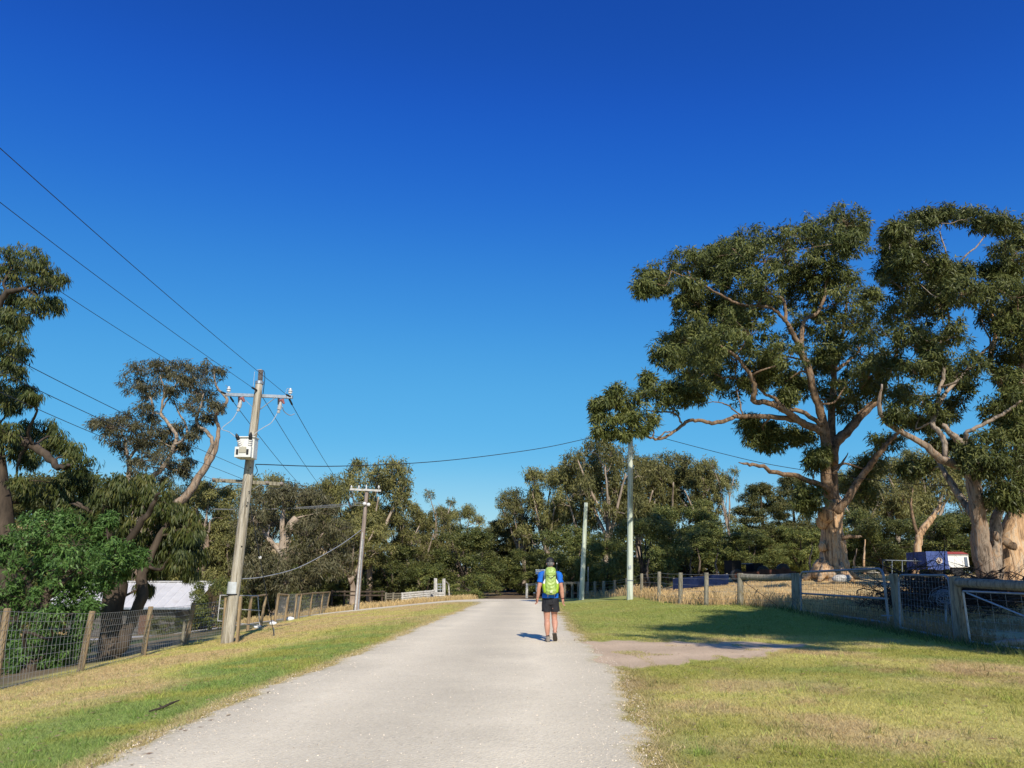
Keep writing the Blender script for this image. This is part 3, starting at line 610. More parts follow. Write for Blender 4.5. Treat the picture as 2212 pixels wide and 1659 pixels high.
LA = pl(D, [(1800, 1095), (1788, 1049), (1782, 996), (1785, 960), (1779, 921), (1770, 880), (1758, 847), (1749, 802), (1729, 758), (1718, 730), (1705, 705)], dl_(11, 0, -2.2)); T.limb(LA, [0.302, 0.269, 0.244, 0.235, 0.218, 0.193, 0.168, 0.160, 0.151, 0.126, 0.109], 12, 4)
T.limb(pl(D, [(1705, 705), (1695, 691), (1665, 665), (1609, 660), (1576, 648), (1543, 629), (1500, 605), (1450, 585)], dl_(8, -2.2, -4)), [0.101, 0.084, 0.071, 0.067, 0.059, 0.050, 0.038, 0.025], 8)
T.limb(pl(D, [(1697, 695), (1692, 648), (1652, 629), (1635, 582), (1609, 562), (1580, 535)], dl_(6, -2.2, -1.2)), [0.084, 0.076, 0.059, 0.050, 0.038, 0.025], 8)
T.limb(pl(D, [(1731, 764), (1731, 741), (1738, 691), (1768, 672), (1787, 609), (1781, 562), (1755, 530), (1735, 506)], dl_(8, -1.6, 0.5)), [0.126, 0.118, 0.101, 0.084, 0.076, 0.067, 0.050, 0.025], 8)
T.limb(pl(D, [(1785, 575), (1815, 530), (1835, 490)], dl_(3, 0, 0.5)), [0.059, 0.042, 0.025], 7)
LBp = pl(D, [(1787, 990), (1782, 950), (1773, 930), (1737, 916), (1714, 898), (1684, 880), (1654, 869), (1630, 868), (1627, 853), (1630, 832), (1618, 805), (1595, 776), (1560, 750), (1520, 735)], dl_(14, -0.3, -3.5)); T.limb(LBp, [0.218, 0.210, 0.193, 0.168, 0.151, 0.143, 0.134, 0.126, 0.118, 0.109, 0.092, 0.076, 0.059, 0.034], 10, 4)
T.limb(pl(D, [(1776, 925), (1770, 915), (1728, 889), (1693, 880), (1672, 859), (1651, 850), (1633, 829), (1609, 820), (1562, 814), (1530, 800)], dl_(10, -0.9, -1.6)), [0.126, 0.118, 0.109, 0.092, 0.084, 0.076, 0.067, 0.055, 0.042, 0.025], 9, 4)
LC = pl(D, [(1752, 925), (1728, 910), (1687, 904), (1648, 899), (1610, 898), (1580, 904), (1550, 914), (1526, 911), (1502, 907), (1476, 916), (1458, 932), (1437, 945), (1416, 948), (1389, 939), (1350, 925), (1320, 900)], dl_(16, -0.6, -4.0)); T.limb(LC, [0.151, 0.143, 0.126, 0.118, 0.109, 0.101, 0.097, 0.092, 0.084, 0.076, 0.067, 0.063, 0.059, 0.046, 0.034, 0.017], 9, 4)
T.limb(pl(D, [(1604, 896), (1598, 870), (1592, 844)], [-2.1]*3), [0.042, 0.034, 0.017], 6); T.limb(pl(D, [(1600, 896), (1570, 875), (1545, 868), (1520, 872)], [-2.1]*4), [0.042, 0.034, 0.025, 0.017], 6)
T.limb(pl(D, [(1473, 914), (1455, 892), (1422, 889), (1398, 886), (1370, 870)], [-3.2]*5), [0.050, 0.042, 0.034, 0.025, 0.017], 6)
T.limb(pl(D, [(1420, 948), (1436, 935), (1447, 932), (1449, 936)], [-3.3]*4), [0.038, 0.034, 0.029, 0.017], 6)
T.limb(pl(D, [(1799, 1000), (1803, 960), (1827, 936), (1854, 904), (1889, 871), (1904, 850), (1913, 826), (1928, 790), (1937, 758), (1945, 720)], dl_(10, 0.1, 1.8)), [0.252, 0.235, 0.218, 0.202, 0.176, 0.143, 0.109, 0.092, 0.076, 0.042], 11, 4)
T.limb(pl(D, [(1806, 1105), (1821, 1091), (1848, 1049), (1877, 1008), (1898, 981), (1916, 960), (1937, 939), (1955, 915)], dl_(8, -0.3, -2.2)), [0.218, 0.185, 0.168, 0.151, 0.134, 0.109, 0.084, 0.042], 10, 4)
T.limb(pl(D, [(1800, 1090), (1797, 1011), (1797, 936), (1797, 880), (1803, 802), (1812, 758), (1818, 728), (1826, 680), (1830, 630)], dl_(9, 0.3, 2.5)), [0.302, 0.252, 0.218, 0.185, 0.134, 0.109, 0.092, 0.067, 0.042], 11, 4)
T.limb(pl(D, [(1803, 802), (1845, 770), (1870, 730)], dl_(3, 1.5, 2)), [0.101, 0.067, 0.042], 7)
T.limb(pl(D, [(1790, 1062), (1776, 1049), (1743, 1038), (1714, 1026), (1669, 1020), (1648, 1008), (1618, 1003), (1596, 999)], dl_(8, -0.3, -3)), [0.168, 0.143, 0.126, 0.109, 0.101, 0.084, 0.067, 0.025], 9, 4)
T.limb(pl(D, [(1815, 1166), (1826, 1162), (1846, 1159), (1862, 1160)], dl_(4, -0.3, -.6)), [0.118, 0.101, 0.084, 0.042], 8)
T.limb(pl(D, [(1800, 1025), (1818, 1003), (1832, 978)], [-.5]*3), [0.076, 0.059, 0.017], 7)
BL = [(1830, 478, 48), (1785, 492, 50), (1730, 508, 42), (1690, 530, 46), (1856, 500, 20), (1840, 520, 40), (1790, 545, 40), (1610, 530, 52), (1650, 555, 52), (1570, 548, 42), (1700, 570, 48), (1760, 585, 42),
      (1440, 588, 42), (1405, 600, 32), (1485, 570, 46), (1525, 610, 48), (1388, 625, 20), (1430, 625, 24), (1540, 570, 40), (1480, 625, 32), (1600, 610, 48), (1655, 615, 46), (1600, 660, 50), (1680, 650, 46), (1745, 640, 48), (1830, 610, 34), (1800, 650, 46), (1848, 690, 46), (1790, 700, 42), (1740, 700, 42), (1880, 645, 26),
      (1520, 665, 34), (1490, 690, 42), (1505, 725, 44), (1455, 740, 40), (1560, 700, 50), (1620, 715, 54), (1438, 772, 28), (1480, 775, 45), (1535, 775, 48), (1590, 770, 45), (1650, 755, 50), (1700, 770, 42), (1540, 825, 32), (1590, 835, 36), (1490, 815, 30), (1680, 810, 44), (1725, 835, 36), (1640, 800, 36),
      (1636, 940, 30, 0), (1668, 925, 32, 1), (1700, 945, 30, 0.5), (1735, 945, 26, 1), (1660, 955, 22, 0.5), (1620, 915, 20, 0),
      (1312, 872, 17, -4), (1343, 866, 22, -4.4), (1332, 912, 16, -4), (1352, 892, 15, -3.6), (1380, 862, 26, -3.5), (1418, 842, 27, -3.3), (1297, 902, 10, -4), (1370, 905, 13, -4), (1292, 930, 8, -4), (1350, 940, 9, -4.2), (1328, 846, 11, -4.2), (1290, 878, 9, -3.8), (1385, 928, 11, -3.8), (1405, 905, 13, -3.4), (1445, 838, 18, -3), (1400, 815, 12, -3.4), (1320, 935, 9, -3.8), (1440, 870, 22, -3.4), (1475, 850, 26, -3), (1510, 845, 24, -2.6),
      (1800, 755, 44), (1860, 755, 50), (1850, 825, 44), (1800, 845, 40), (1826, 875, 34), (1775, 800, 34, 2.5), (1900, 790, 40), (1880, 710, 44), (1890, 845, 34), (1700, 860, 24),
      (1885, 1000, 34, 1.5), (1850, 1035, 38, 2), (1910, 955, 28, 0), (1868, 1068, 34, 2), (1760, 1000, 22, -1), (1748, 1068, 26, -1), (1768, 985, 20, -1), (1745, 1090, 18, -1)]
hero_blobs(T, D, [b for b in BL if b[0] > 1445 or b[1] < 800], 2.2, k, 17, 0.40, 0.8); hero_blobs(T, D, [b for b in BL if b[0] <= 1445 and b[1] >= 800], 2.2, k*1.15, 8, 0.34, 0.8); fill(T, D, [b for b in BL if b[0] > 1445], k, 30, 850, 2.6)
T.finish('gum_tree', base, 'huge spreading gum with thick orange tan trunk and long low dead branch in dry paddock', 'tree', 'bark', 'leaf_gum', 92, 0.23, 0.056, 0.42)
# --- right edge gum, twin stem
D = 30.0; k = D/1662
T = Tree(102); base = on(2140, D)
T.limb([base+(0, 0, -.3)]+pl(D, [(2138, 1255), (2121, 1193), (2118, 1143), (2111, 1094), (2105, 1050), (2095, 1021), (2075, 1004), (2038, 994), (2015, 978), (1989, 955), (1956, 938), (1919, 915), (1903, 892), (1900, 862), (1905, 830)], dl_(15, 0, -2.4)), [0.521, 0.420, 0.319, 0.294, 0.277, 0.252, 0.218, 0.185, 0.143, 0.126, 0.118, 0.109, 0.092, 0.076, 0.059, 0.034], 13, 4, .015, .26)
T.limb([base+(0.3, 0, -.3)]+pl(D, [(2150, 1250), (2149, 1193), (2151, 1127), (2161, 1094), (2164, 1068)], dl_(5, 0.1, 0.3)), [0.378, 0.286, 0.210, 0.193, 0.168, 0.143], 12, 4, .015, .26)
T.limb(pl(D, [(2100, 1035), (2091, 1011), (2085, 965), (2062, 945), (2035, 918)], dl_(5, -.2, -.6)), [0.185, 0.168, 0.143, 0.126, 0.076], 9, 4, .04, .3)
T.limb(pl(D, [(2050, 998), (2042, 988), (2038, 951), (2015, 915), (2025, 878), (2029, 845), (2040, 800), (2032, 740), (2050, 690), (2030, 620), (2045, 560), (2030, 500)], dl_(12, -1, 0.6)), [0.118, 0.101, 0.101, 0.092, 0.084, 0.076, 0.067, 0.059, 0.050, 0.042, 0.034, 0.025], 8)
T.limb(pl(D, [(2105, 1110), (2095, 1100), (2068, 1064), (2042, 1024), (2020, 985)], dl_(5, -.2, 1.0)), [0.185, 0.160, 0.143, 0.118, 0.067], 9)
T.limb(pl(D, [(2085, 950), (2091, 932), (2141, 908), (2181, 885), (2207, 865)], dl_(5, -1, -2)), [0.084, 0.071, 0.067, 0.059, 0.050], 8)
T.limb(pl(D, [(2025, 880), (2050, 840), (2091, 799), (2118, 766), (2138, 740), (2120, 690)], dl_(6, -.3, 0.6)), [0.067, 0.063, 0.059, 0.050, 0.042, 0.025], 7)
T.limb(pl(D, [(2040, 620), (2080, 560), (2120, 520), (2140, 480)], dl_(4, .2, .6)), [0.042, 0.038, 0.029, 0.017], 6)
T.limb(pl(D, [(2035, 600), (1990, 560), (1960, 500)], dl_(3, .2, .6)), [0.042, 0.034, 0.017], 6)
T.mb.ball(pt(2152, 1158, D-.25), (.12, .12, .2), 8, 6)
BL = [(1922, 515, 17), (1935, 497, 27), (1965, 482, 28), (2000, 473, 28), (2040, 464, 26), (2080, 466, 26), (2115, 474, 26), (2150, 480, 24), (1950, 525, 28), (1985, 530, 28), (1926, 545, 17), (1935, 555, 32), (1985, 580, 36), (2030, 575, 30), (2075, 590, 32), (1912, 592, 22), (1945, 615, 40), (2005, 625, 40), (2075, 630, 38),
      (1930, 680, 36), (1985, 675, 40), (2035, 655, 34), (2115, 640, 36), (1960, 735, 36), (2010, 735, 36), (2058, 722, 34), (1930, 790, 32), (1975, 800, 32), (2025, 800, 32), (2075, 830, 34), (2055, 880, 28), (1990, 870, 34), (1950, 850, 30), (1935, 895, 20), (2100, 790, 30), (2000, 920, 26), (1960, 905, 22),
      (2000, 1005, 28, 1.5), (1965, 1012, 24, 1.5), (2020, 960, 24), (2070, 960, 22), (2130, 960, 34, -2), (2110, 1005, 32, -2), (2085, 975, 22, -1.5), (2150, 1000, 34, -2)]
hero_blobs(T, D, BL, 1.8, k, 15, 0.36, 0.8); fill(T, D, [b for b in BL if b[1] > 540], k, 16, 960, 2.2)
T.finish('gum_tree', base, 'twin stemmed gum with a hollow in its pale stem behind the brush pile', 'tree', 'bark_grey', 'leaf_gum', 86, 0.2, 0.05, 0.42)
T = Tree(103); D = 31.0; base = on(2192, D)
T.limb([base+(0, 0, -.3)]+pl(D, [(2190, 1250), (2184, 1176), (2200, 1110), (2207, 1044), (2204, 980), (2194, 925), (2177, 862), (2158, 819), (2138, 779), (2150, 720), (2140, 660), (2160, 590)], dl_(12, 0, .8)), [0.714, 0.588, 0.462, 0.353, 0.302, 0.252, 0.202, 0.168, 0.134, 0.109, 0.084, 0.059, 0.034], 15, 4, .015, .26)
T.limb(pl(D, [(2206, 985), (2207, 945), (2204, 862), (2207, 806), (2215, 720)], dl_(5, 0, -.6)), [0.185, 0.168, 0.143, 0.118, 0.067], 9)
T.limb(pl(D, [(2190, 1180), (2170, 1172), (2158, 1168)], [-.6]*3), [0.168, 0.143, 0.084], 9, 4, .03, .3)
T.limb(pl(D, [(2205, 1010), (2250, 930), (2290, 840)], dl_(3, 0, 1)), [0.210, 0.151, 0.084], 9)
BL = [(2180, 497, 24), (2212, 520, 28), (2165, 545, 30), (2195, 570, 36), (2140, 585, 28), (2185, 635, 40), (2150, 690, 40), (2200, 715, 42), (2165, 775, 36), (2210, 785, 38), (2150, 890, 32), (2195, 860, 30), (2240, 640, 50), (2250, 760, 50), (2250, 880, 45), (2170, 940, 34, -2), (2200, 930, 28, -2), (2205, 1000, 40, -2), (2180, 1045, 36, -2), (2158, 1070, 24, -2), (2190, 1085, 22, -2), (2235, 540, 40), (2260, 990, 45, -1)]
hero_blobs(T, D, BL, 1.5, k, 16, 0.37, 0.8); fill(T, D, [b for b in BL if b[1] > 540], k, 13, 960, 2.0)
T.finish('gum_tree', base, 'broad orange trunked gum cut by the right edge behind the log rail', 'tree', 'bark', 'leaf_gum', 88, 0.2, 0.05, 0.42)
# --- leaning gum behind the utility pole
D = 55.0; k = D/1662
T = Tree(104); base = on(300, D)
T.limb([base+(0, 0, -.3)]+pl(D, [(300, 1260), (318, 1170), (363, 1103), (403, 1070), (429, 1031), (456, 988), (467, 961), (472, 925), (466, 898), (482, 879), (490, 862), (472, 842), (464, 822), (462, 800)], dl_(14, 0, 0.5)), [0.527, 0.442, 0.400, 0.358, 0.295, 0.253, 0.222, 0.168, 0.137, 0.126, 0.116, 0.105, 0.084, 0.063, 0.032], 11, 4)
T.limb(pl(D, [(448, 1000), (446, 991), (459, 958), (449, 935), (426, 918), (426, 898), (431, 885), (440, 850)], dl_(8, 0.2, -.6)), [0.168, 0.158, 0.137, 0.126, 0.116, 0.105, 0.084, 0.042], 9, 4)
T.limb([base+(0, 0.2, 0)]+pl(D, [(296, 1150), (280, 1047), (279, 1004), (274, 978), (265, 940), (240, 915)], dl_(6, .3, 1)), [0.421, 0.274, 0.168, 0.137, 0.105, 0.063, 0.032], 9, 4)
T.limb(pl(D, [(300, 1200), (308, 1080), (323, 1037), (350, 1011), (365, 988), (376, 965), (380, 938), (350, 898), (348, 885), (355, 845), (346, 812)], dl_(11, .2, -1)), [0.316, 0.232, 0.200, 0.179, 0.158, 0.137, 0.126, 0.105, 0.084, 0.063, 0.032], 9, 4)
T.limb(pl(D, [(279, 990), (300, 965), (323, 941), (330, 878), (317, 852), (297, 840)], dl_(6, .6, 1.2)), [0.126, 0.105, 0.094, 0.079, 0.063, 0.032], 8, 4)
T.limb(pl(D, [(376, 960), (395, 950), (405, 925), (385, 890), (375, 860)], dl_(5, -.8, 0)), [0.094, 0.084, 0.074, 0.053, 0.032], 7)
T.limb(pl(D, [(350, 885), (372, 845), (385, 815)], dl_(3, -.6, 0)), [0.063, 0.053, 0.032], 6)
BL = [(300, 800, 26), (335, 797, 26), (370, 797, 24), (400, 802, 26), (440, 802, 28), (470, 802, 14), (287, 830, 22), (330, 835, 26), (415, 840, 32), (450, 858, 28), (412, 868, 26), (365, 845, 18), (310, 882, 18), (330, 905, 20), (440, 895, 24), (468, 880, 18), (425, 925, 14), (205, 915, 15), (232, 918, 22), (268, 917, 25), (290, 930, 22), (245, 942, 19), (262, 968, 22), (300, 960, 25), (330, 940, 24), (350, 955, 24), (382, 925, 16), (320, 990, 24), (350, 985, 22), (290, 1000, 20), (372, 1008, 20), (405, 1000, 16), (360, 1040, 22), (398, 1022, 14), (300, 1030, 22), (395, 965, 14), (415, 945, 12)]
hero_blobs(T, D, BL, 1.4, k*1.08, 14, 0.44, 0.8, 0.35); fill(T, D, BL, k, 14, 1000, 1.4, 11, .4)
T.finish('gum_tree', base, 'sparse grey leaved gum with pale twisting leaning limbs behind the nearer power pole', 'tree', 'bark_grey', 'leaf_grey', 46, 0.27, 0.062, 0.5)
# --- tall gum cut by the left edge
D = 22.0; k = D/1662
T = Tree(105); base = on(4, D)
T.limb([base+(0, 0, -.3)]+pl(D, [(8, 1330), (6, 1250), (4, 1150), (-5, 1020), (-20, 900), (-25, 780), (-15, 680), (0, 600)], dl_(8, 0, .6)), [.5, .42, .34, .3, .27, .23, .17, .12, .06], 12, 4)
T.limb(pl(D, [(6, 1345), (10, 1315), (43, 1269), (50, 1236), (73, 1219), (116, 1212), (132, 1202), (109, 1192), (99, 1169)], dl_(9, 0, -1.6)), [.2, .17, .15, .13, .12, .11, .1, .08, .04], 10, 4, .04, .2)
T.limb(pl(D, [(-12, 925), (0, 933), (43, 950), (99, 983), (126, 1010), (150, 1005)], dl_(6, 0, -1.2)), [.16, .14, .12, .1, .08, .04], 9, 4)
T.limb(pl(D, [(-20, 700), (10, 640), (50, 625), (80, 640)], dl_(4, 0, -.6)), [.12, .09, .06, .03], 8)
T.limb(pl(D, [(60, 960), (40, 1000), (35, 1060)], dl_(3, -.6, -.4)), [.05, .04, .02], 6)
BL = [(20, 562, 36), (58, 562, 36), (95, 578, 32), (122, 605, 22), (40, 600, 40), (88, 622, 36), (30, 650, 30), (70, 670, 30), (118, 655, 20), (15, 692, 26), (40, 700, 18), (18, 740, 30), (44, 760, 20), (12, 790, 30), (36, 805, 18), (18, 850, 22), (55, 842, 18), (70, 858, 14), (28, 878, 20), (20, 935, 26), (55, 935, 30), (95, 930, 30), (122, 948, 20), (40, 970, 24), (95, 968, 24), (62, 992, 20), (155, 975, 24), (170, 1000, 26), (160, 1035, 28), (135, 1055, 28), (185, 1045, 22), (-30, 600, 50), (-30, 740, 50), (-25, 860, 45), (110, 1080, 30), (70, 1070, 24), (45, 1045, 16)]
hero_blobs(T, D, BL, 1.0, k, 17, 0.24, 0.9)
T.finish('gum_tree', base, 'tall drooping gum cut by left edge with a broken bent lower limb', 'tree', 'bark_dark', 'leaf_droop', 56, 0.15, 0.032, 0.7)
# --- dark trunked drooping gum behind the netting fence
D = 21.0; k = D/1662
T = Tree(106); base = on(247, D)
T.limb([base+(0, 0, -.3), base+(0, 0, .05)]+pl(D, [(241, 1368), (243, 1318), (248, 1265), (246, 1200), (235, 1140), (240, 1080)], dl_(6, 0, .3)), [.36, .3, .24, .25, .27, .2, .14, .06], 12, 4, .015, .26)
T.limb([base+(.12, -.1, .2)]+pl(D, [(263, 1390), (281, 1345), (307, 1292), (305, 1250), (330, 1190), (360, 1130), (385, 1105)], dl_(7, -.2, .5)), [.2, .17, .15, .14, .13, .1, .07, .03], 10, 4)
T.limb(pl(D, [(246, 1210), (290, 1150), (330, 1090), (345, 1065)], dl_(4, 0, -.8)), [.14, .1, .06, .03], 8)
T.limb(pl(D, [(240, 1160), (200, 1110), (165, 1085)], dl_(3, 0, -.5)), [.1, .07, .03], 8)
BL = [(150, 1092, 30), (188, 1082, 34), (235, 1085, 34), (285, 1075, 32), (330, 1080, 32), (372, 1112, 32), (402, 1135, 30), (340, 1120, 34), (290, 1130, 36), (240, 1130, 36), (180, 1122, 34), (402, 1180, 30), (370, 1190, 34), (320, 1180, 36), (335, 1220, 22), (388, 1210, 22), (290, 1205, 30), (422, 1152, 22), (312, 1270, 12), (258, 1052, 22), (308, 1045, 22), (210, 1165, 30), (255, 1185, 28), (360, 1155, 32), (425, 1200, 18), (412, 1238, 10)]
hero_blobs(T, D+1.0, BL, 0.9, k, 17, 0.25, 0.95)
T.finish('gum_tree', base, 'low drooping gum on two dark trunks behind the left netting fence', 'tree', 'bark_dark', 'leaf_droop', 60, 0.17, 0.038, 0.8)
# --- bright green feathery tree
D = 20.0; k = D/1662
T = Tree(107); base = on(70, 19.4)
T.limb([base+(0, 0, -.2), base+(0, 0, .3)]+pl(D, [(85, 1350), (100, 1280), (130, 1220), (170, 1180)], dl_(4, 0, .6)), [.2, .15, .12, .1, .07, .03], 9)
T.limb(pl(D, [(85, 1340), (60, 1260), (40, 1200)], dl_(3, 0, .6)), [.1, .07, .03], 7); T.limb(pl(D, [(110, 1270), (190, 1230), (250, 1200)], dl_(3, 0, .8)), [.07, .05, .03], 7)
BL = [(60, 1165, 32), (110, 1150, 32), (165, 1172, 34), (210, 1165, 28), (255, 1188, 26), (200, 1212, 34), (240, 1225, 28), (160, 1222, 34), (120, 1205, 30), (80, 1232, 34), (130, 1262, 34), (172, 1280, 28), (100, 1292, 34), (60, 1282, 34), (148, 1318, 22), (110, 1335, 18), (50, 1325, 24), (22, 1222, 30), (14, 1290, 26), (190, 1310, 16), (270, 1215, 16), (20, 1170, 26), (180, 1255, 30), (285, 1168, 16), (230, 1128, 16), (300, 1205, 14), (75, 1125, 18), (140, 1120, 16), (225, 1262, 16), (262, 1240, 12)]
hero_blobs(T, D, BL, 1.0, k*1.2, 15, 0.19, 0.9)
BL = [(58, 1402, 30), (98, 1418, 26), (130, 1392, 26), (20, 1418, 26), (158, 1400, 20), (90, 1378, 20), (176, 1348, 12), (40, 1438, 16), (12, 1385, 18), (120, 1428, 16), (165, 1375, 14)]
hero_blobs(T, D-.5, BL, 0.35, k*1.1, 20, 0.17, 0.9)
T.finish('leafy_tree', base, 'bright green feathery leaved tree filling the lower left behind the netting fence', 'tree', 'bark_dark', 'leaf_green', 58, 0.11, 0.038, 0.35)
# --- pale forked trunk left of the pole, with shrubby foliage
D = 58.0; k = D/1662
T = Tree(108); base = on(428, D)
T.limb([base]+pl(D, [(430, 1262), (432, 1235), (441, 1190), (444, 1165), (436, 1140), (428, 1118), (425, 1100)]), [.4, .36, .33, .28, .24, .17, .12, .06], 9)
T.limb(pl(D, [(441, 1170), (450, 1150), (453, 1125)]), [.12, .09, .05], 8); T.limb(pl(D, [(432, 1240), (415, 1195), (400, 1165)]), [.18, .15, .08], 8)
T.limb(pl(D, [(440, 1150), (448, 1100), (452, 1070)]), [.08, .06, .03], 8)
BL = [(480, 1150, 30, 1), (470, 1190, 30, .6), (498, 1230, 28, 1), (460, 1245, 22, -.6), (480, 1275, 24, -.5), (455, 1290, 16, -.8), (420, 1090, 26, 1), (455, 1080, 28, .5), (400, 1120, 22, 1), (490, 1110, 26, 1), (445, 1060, 22), (395, 1230, 22, 1.5), (520, 1180, 26, 1.5), (515, 1260, 24, 1)]
hero_blobs(T, D, BL, 0.9, k, 18, 0.46, 0.9)
T.finish('gum_tree', base, 'bushy gum with a white forked trunk between the shed and nearer power pole', 'tree', 'bark_grey', 'leaf_far', 56, 0.27, 0.07, 0.35)
# --- brown leaved gum with broken pale trunk
D = 50.0; k = D/1662
T = Tree(109); base = on(612, D)
T.limb([base]+pl(D, [(611, 1250), (613, 1183), (622, 1150), (641, 1119)]), [.42, .36, .34, .3, .24], 10, 4, .04, .2)
T.limb(pl(D, [(612, 1190), (610, 1140), (613, 1090), (618, 1050)]), [.22, .16, .12, .05], 9); T.limb(pl(D, [(613, 1200), (570, 1150), (545, 1110)]), [.2, .12, .05], 8); T.limb(pl(D, [(613, 1220), (660, 1190), (700, 1150)]), [.16, .12, .05], 8)
BL = [(570, 1080, 34), (610, 1070, 34), (650, 1075, 34), (690, 1100, 36), (545, 1120, 32), (590, 1130, 34), (660, 1150, 36), (560, 1180, 36), (600, 1220, 34), (650, 1210, 40), (700, 1180, 38), (560, 1235, 34), (700, 1230, 36), (730, 1140, 30), (620, 1250, 30), (670, 1250, 30), (740, 1210, 34), (530, 1210, 28), (590, 1255, 24)]
hero_blobs(T, D, BL, 1.5, k, 22, 0.45, 0.85)
T.finish('gum_tree', base, 'brownish gum with a snapped off pale trunk behind the wooden garden fence', 'tree', 'bark_far', 'leaf_grey', 60, 0.26, 0.065, 0.5)
# ------------------------------------------------------------------ background tree kinds: every first tree of a kind is built, the others are copies with their parts
def proto(kind, seed):
    T = Tree(seed); r = T.rng; U = lambda a, b: a+(b-a)*r.random()
    if kind == 'gum':        # open domed crown on pale limbs, 10 m
        top = np.array([U(-.4, .4), U(-.4, .4), 4.2]); T.limb([(0, 0, -.4), (U(-.2, .2), U(-.2, .2), 2), top], [.34, .26, .22], 9)
        n = 6
        for i in range(n):
            a = 2*math.pi*(i+U(-.25, .25))/n; ro = U(1.6, 3.3); zt = U(6.3, 8.6)
            e = np.array([math.cos(a)*ro, math.sin(a)*ro, zt])
            T.limb([top+(0, 0, U(-1.4, 0)), top*0.5+e*0.5+np.array([0, 0, -U(.2, .8)]), e], [.19, .13, .06], 7)
        T.limb([top, top+(U(-.4, .4), U(-.4, .4), 2.5), (U(-.5, .5), U(-.5, .5), 8.6)], [.17, .11, .05], 7)
        for i in range(30):
            a = U(0, 6.283); z = U(3.6, 9.3); ro = U(0.2, 1.0)*3.7*math.sqrt(max(.05, 1-((z-6.0)/4.0)**2))
            T.blob((math.cos(a)*ro, math.sin(a)*ro, z), U(.75, 1.35), 26, .36, .75, up=.5)
        par = ('bark_far', 'leaf_far', 44, .3, .08, .3)
    elif kind == 'sparse':
        top = np.array([.2, 0, 5.0]); T.limb([(0, 0, -.4), (.2, 0, 2.5), top], [.3, .22, .18], 8)
        for i in range(7):
            a = 2*math.pi*i/7+U(-.3, .3); ro = U(.8, 2.4); zt = U(6.5, 9.6); e = np.array([math.cos(a)*ro, math.sin(a)*ro, zt])
            T.limb([top+(0, 0, U(-2, 0)), top*.5+e*.5+np.array([U(-.4, .4), U(-.4, .4), -.3]), e, e+np.array([U(-.5, .5), U(-.5, .5), .7])], [.12, .08, .045, .012], 6)
            if i != 2: T.blob(e, U(.5, .9), 15, .3, .7)
        for i in range(10):
            a = U(0, 6.283); ro = U(.5, 2.2); T.blob((math.cos(a)*ro, math.sin(a)*ro, U(4, 8)), U(.5, .9), 15, .3, .7)
        par = ('bark_far', 'leaf_far', 34, .28, .075, .3)
    elif kind == 'wattle':   # dense round crown nearly to the ground, 8 m
        for i in range(4):
            a = U(0, 6.283); T.limb([(0.05*i, 0, -.4), (math.cos(a)*.5, math.sin(a)*.5, 2.2), (math.cos(a)*1.5, math.sin(a)*1.5, 5.2)], [.17, .13, .05], 7)
        for i in range(38):
            a = U(0, 6.283); z = U(1.0, 7.2); ro = (U(.55, 1.0)*3.3)*math.sqrt(max(.06, 1-((z-3.6)/4.3)**2))
            T.blob((math.cos(a)*ro, math.sin(a)*ro, z), U(.75, 1.2), 28, .34, .8, twig=i % 3 == 0, up=.5)
        par = ('bark_dark', 'leaf_wattle', 46, .2, .085, .25)
    elif kind == 'cypress':  # layered dark shelves, 10 m
        T.limb([(0, 0, -.4), (.1, 0, 4), (0, 0, 9.2)], [.32, .2, .06], 8)
        for i in range(84):
            z = U(1.2, 9.6); a = U(0, 6.283); ro = U(.4, 1.0)*(0.55+2.9*min(1, (10-z)/5.0))
            T.blob((math.cos(a)*ro, math.sin(a)*ro, z), U(.6, 1.15), 24, .32, .42, twig=i % 3 == 0, up=.6)
        par = ('bark_dark', 'leaf_cypress', 46, .2, .075, .05)
    elif kind == 'bush':     # 4 m shrub to the ground
        for i in range(5):
            a = U(0, 6.283); T.limb([(0, 0, -.3), (math.cos(a)*.5, math.sin(a)*.5, 1.2), (math.cos(a)*1.3, math.sin(a)*1.3, 2.8)], [.09, .07, .03], 6)
        for i in range(30):
            a = U(0, 6.283); z = U(.35, 3.5); ro = (U(.5, 1.0)*2.4)*math.sqrt(max(.08, 1-((z-1.4)/2.6)**2))
            T.blob((math.cos(a)*ro, math.sin(a)*ro, z), U(.45, .8), 20, .26, .85, twig=i % 3 == 0, up=.5)
        par = ('bark_dark', 'leaf_wattle', 44, .17, .07, .3)
    H = {'gum': 10., 'sparse': 10.4, 'wattle': 8.2, 'cypress': 10.4, 'bush': 4.2}[kind]; Wd = {'gum': 8.4, 'sparse': 5.6, 'wattle': 7.8, 'cypress': 7.4, 'bush': 5.6}[kind]
    return T, par, H, Wd
KNAME = {'gum': 'gum_tree', 'sparse': 'gum_tree', 'wattle': 'wattle_tree', 'cypress': 'cypress_tree', 'bush': 'bush'}
PRO = {}
def copy_thing(root):
    r = root.copy(); COL.objects.link(r)
    for ch in list(root.children):
        c = ch.copy(); COL.objects.link(c); c.parent = r
    return r
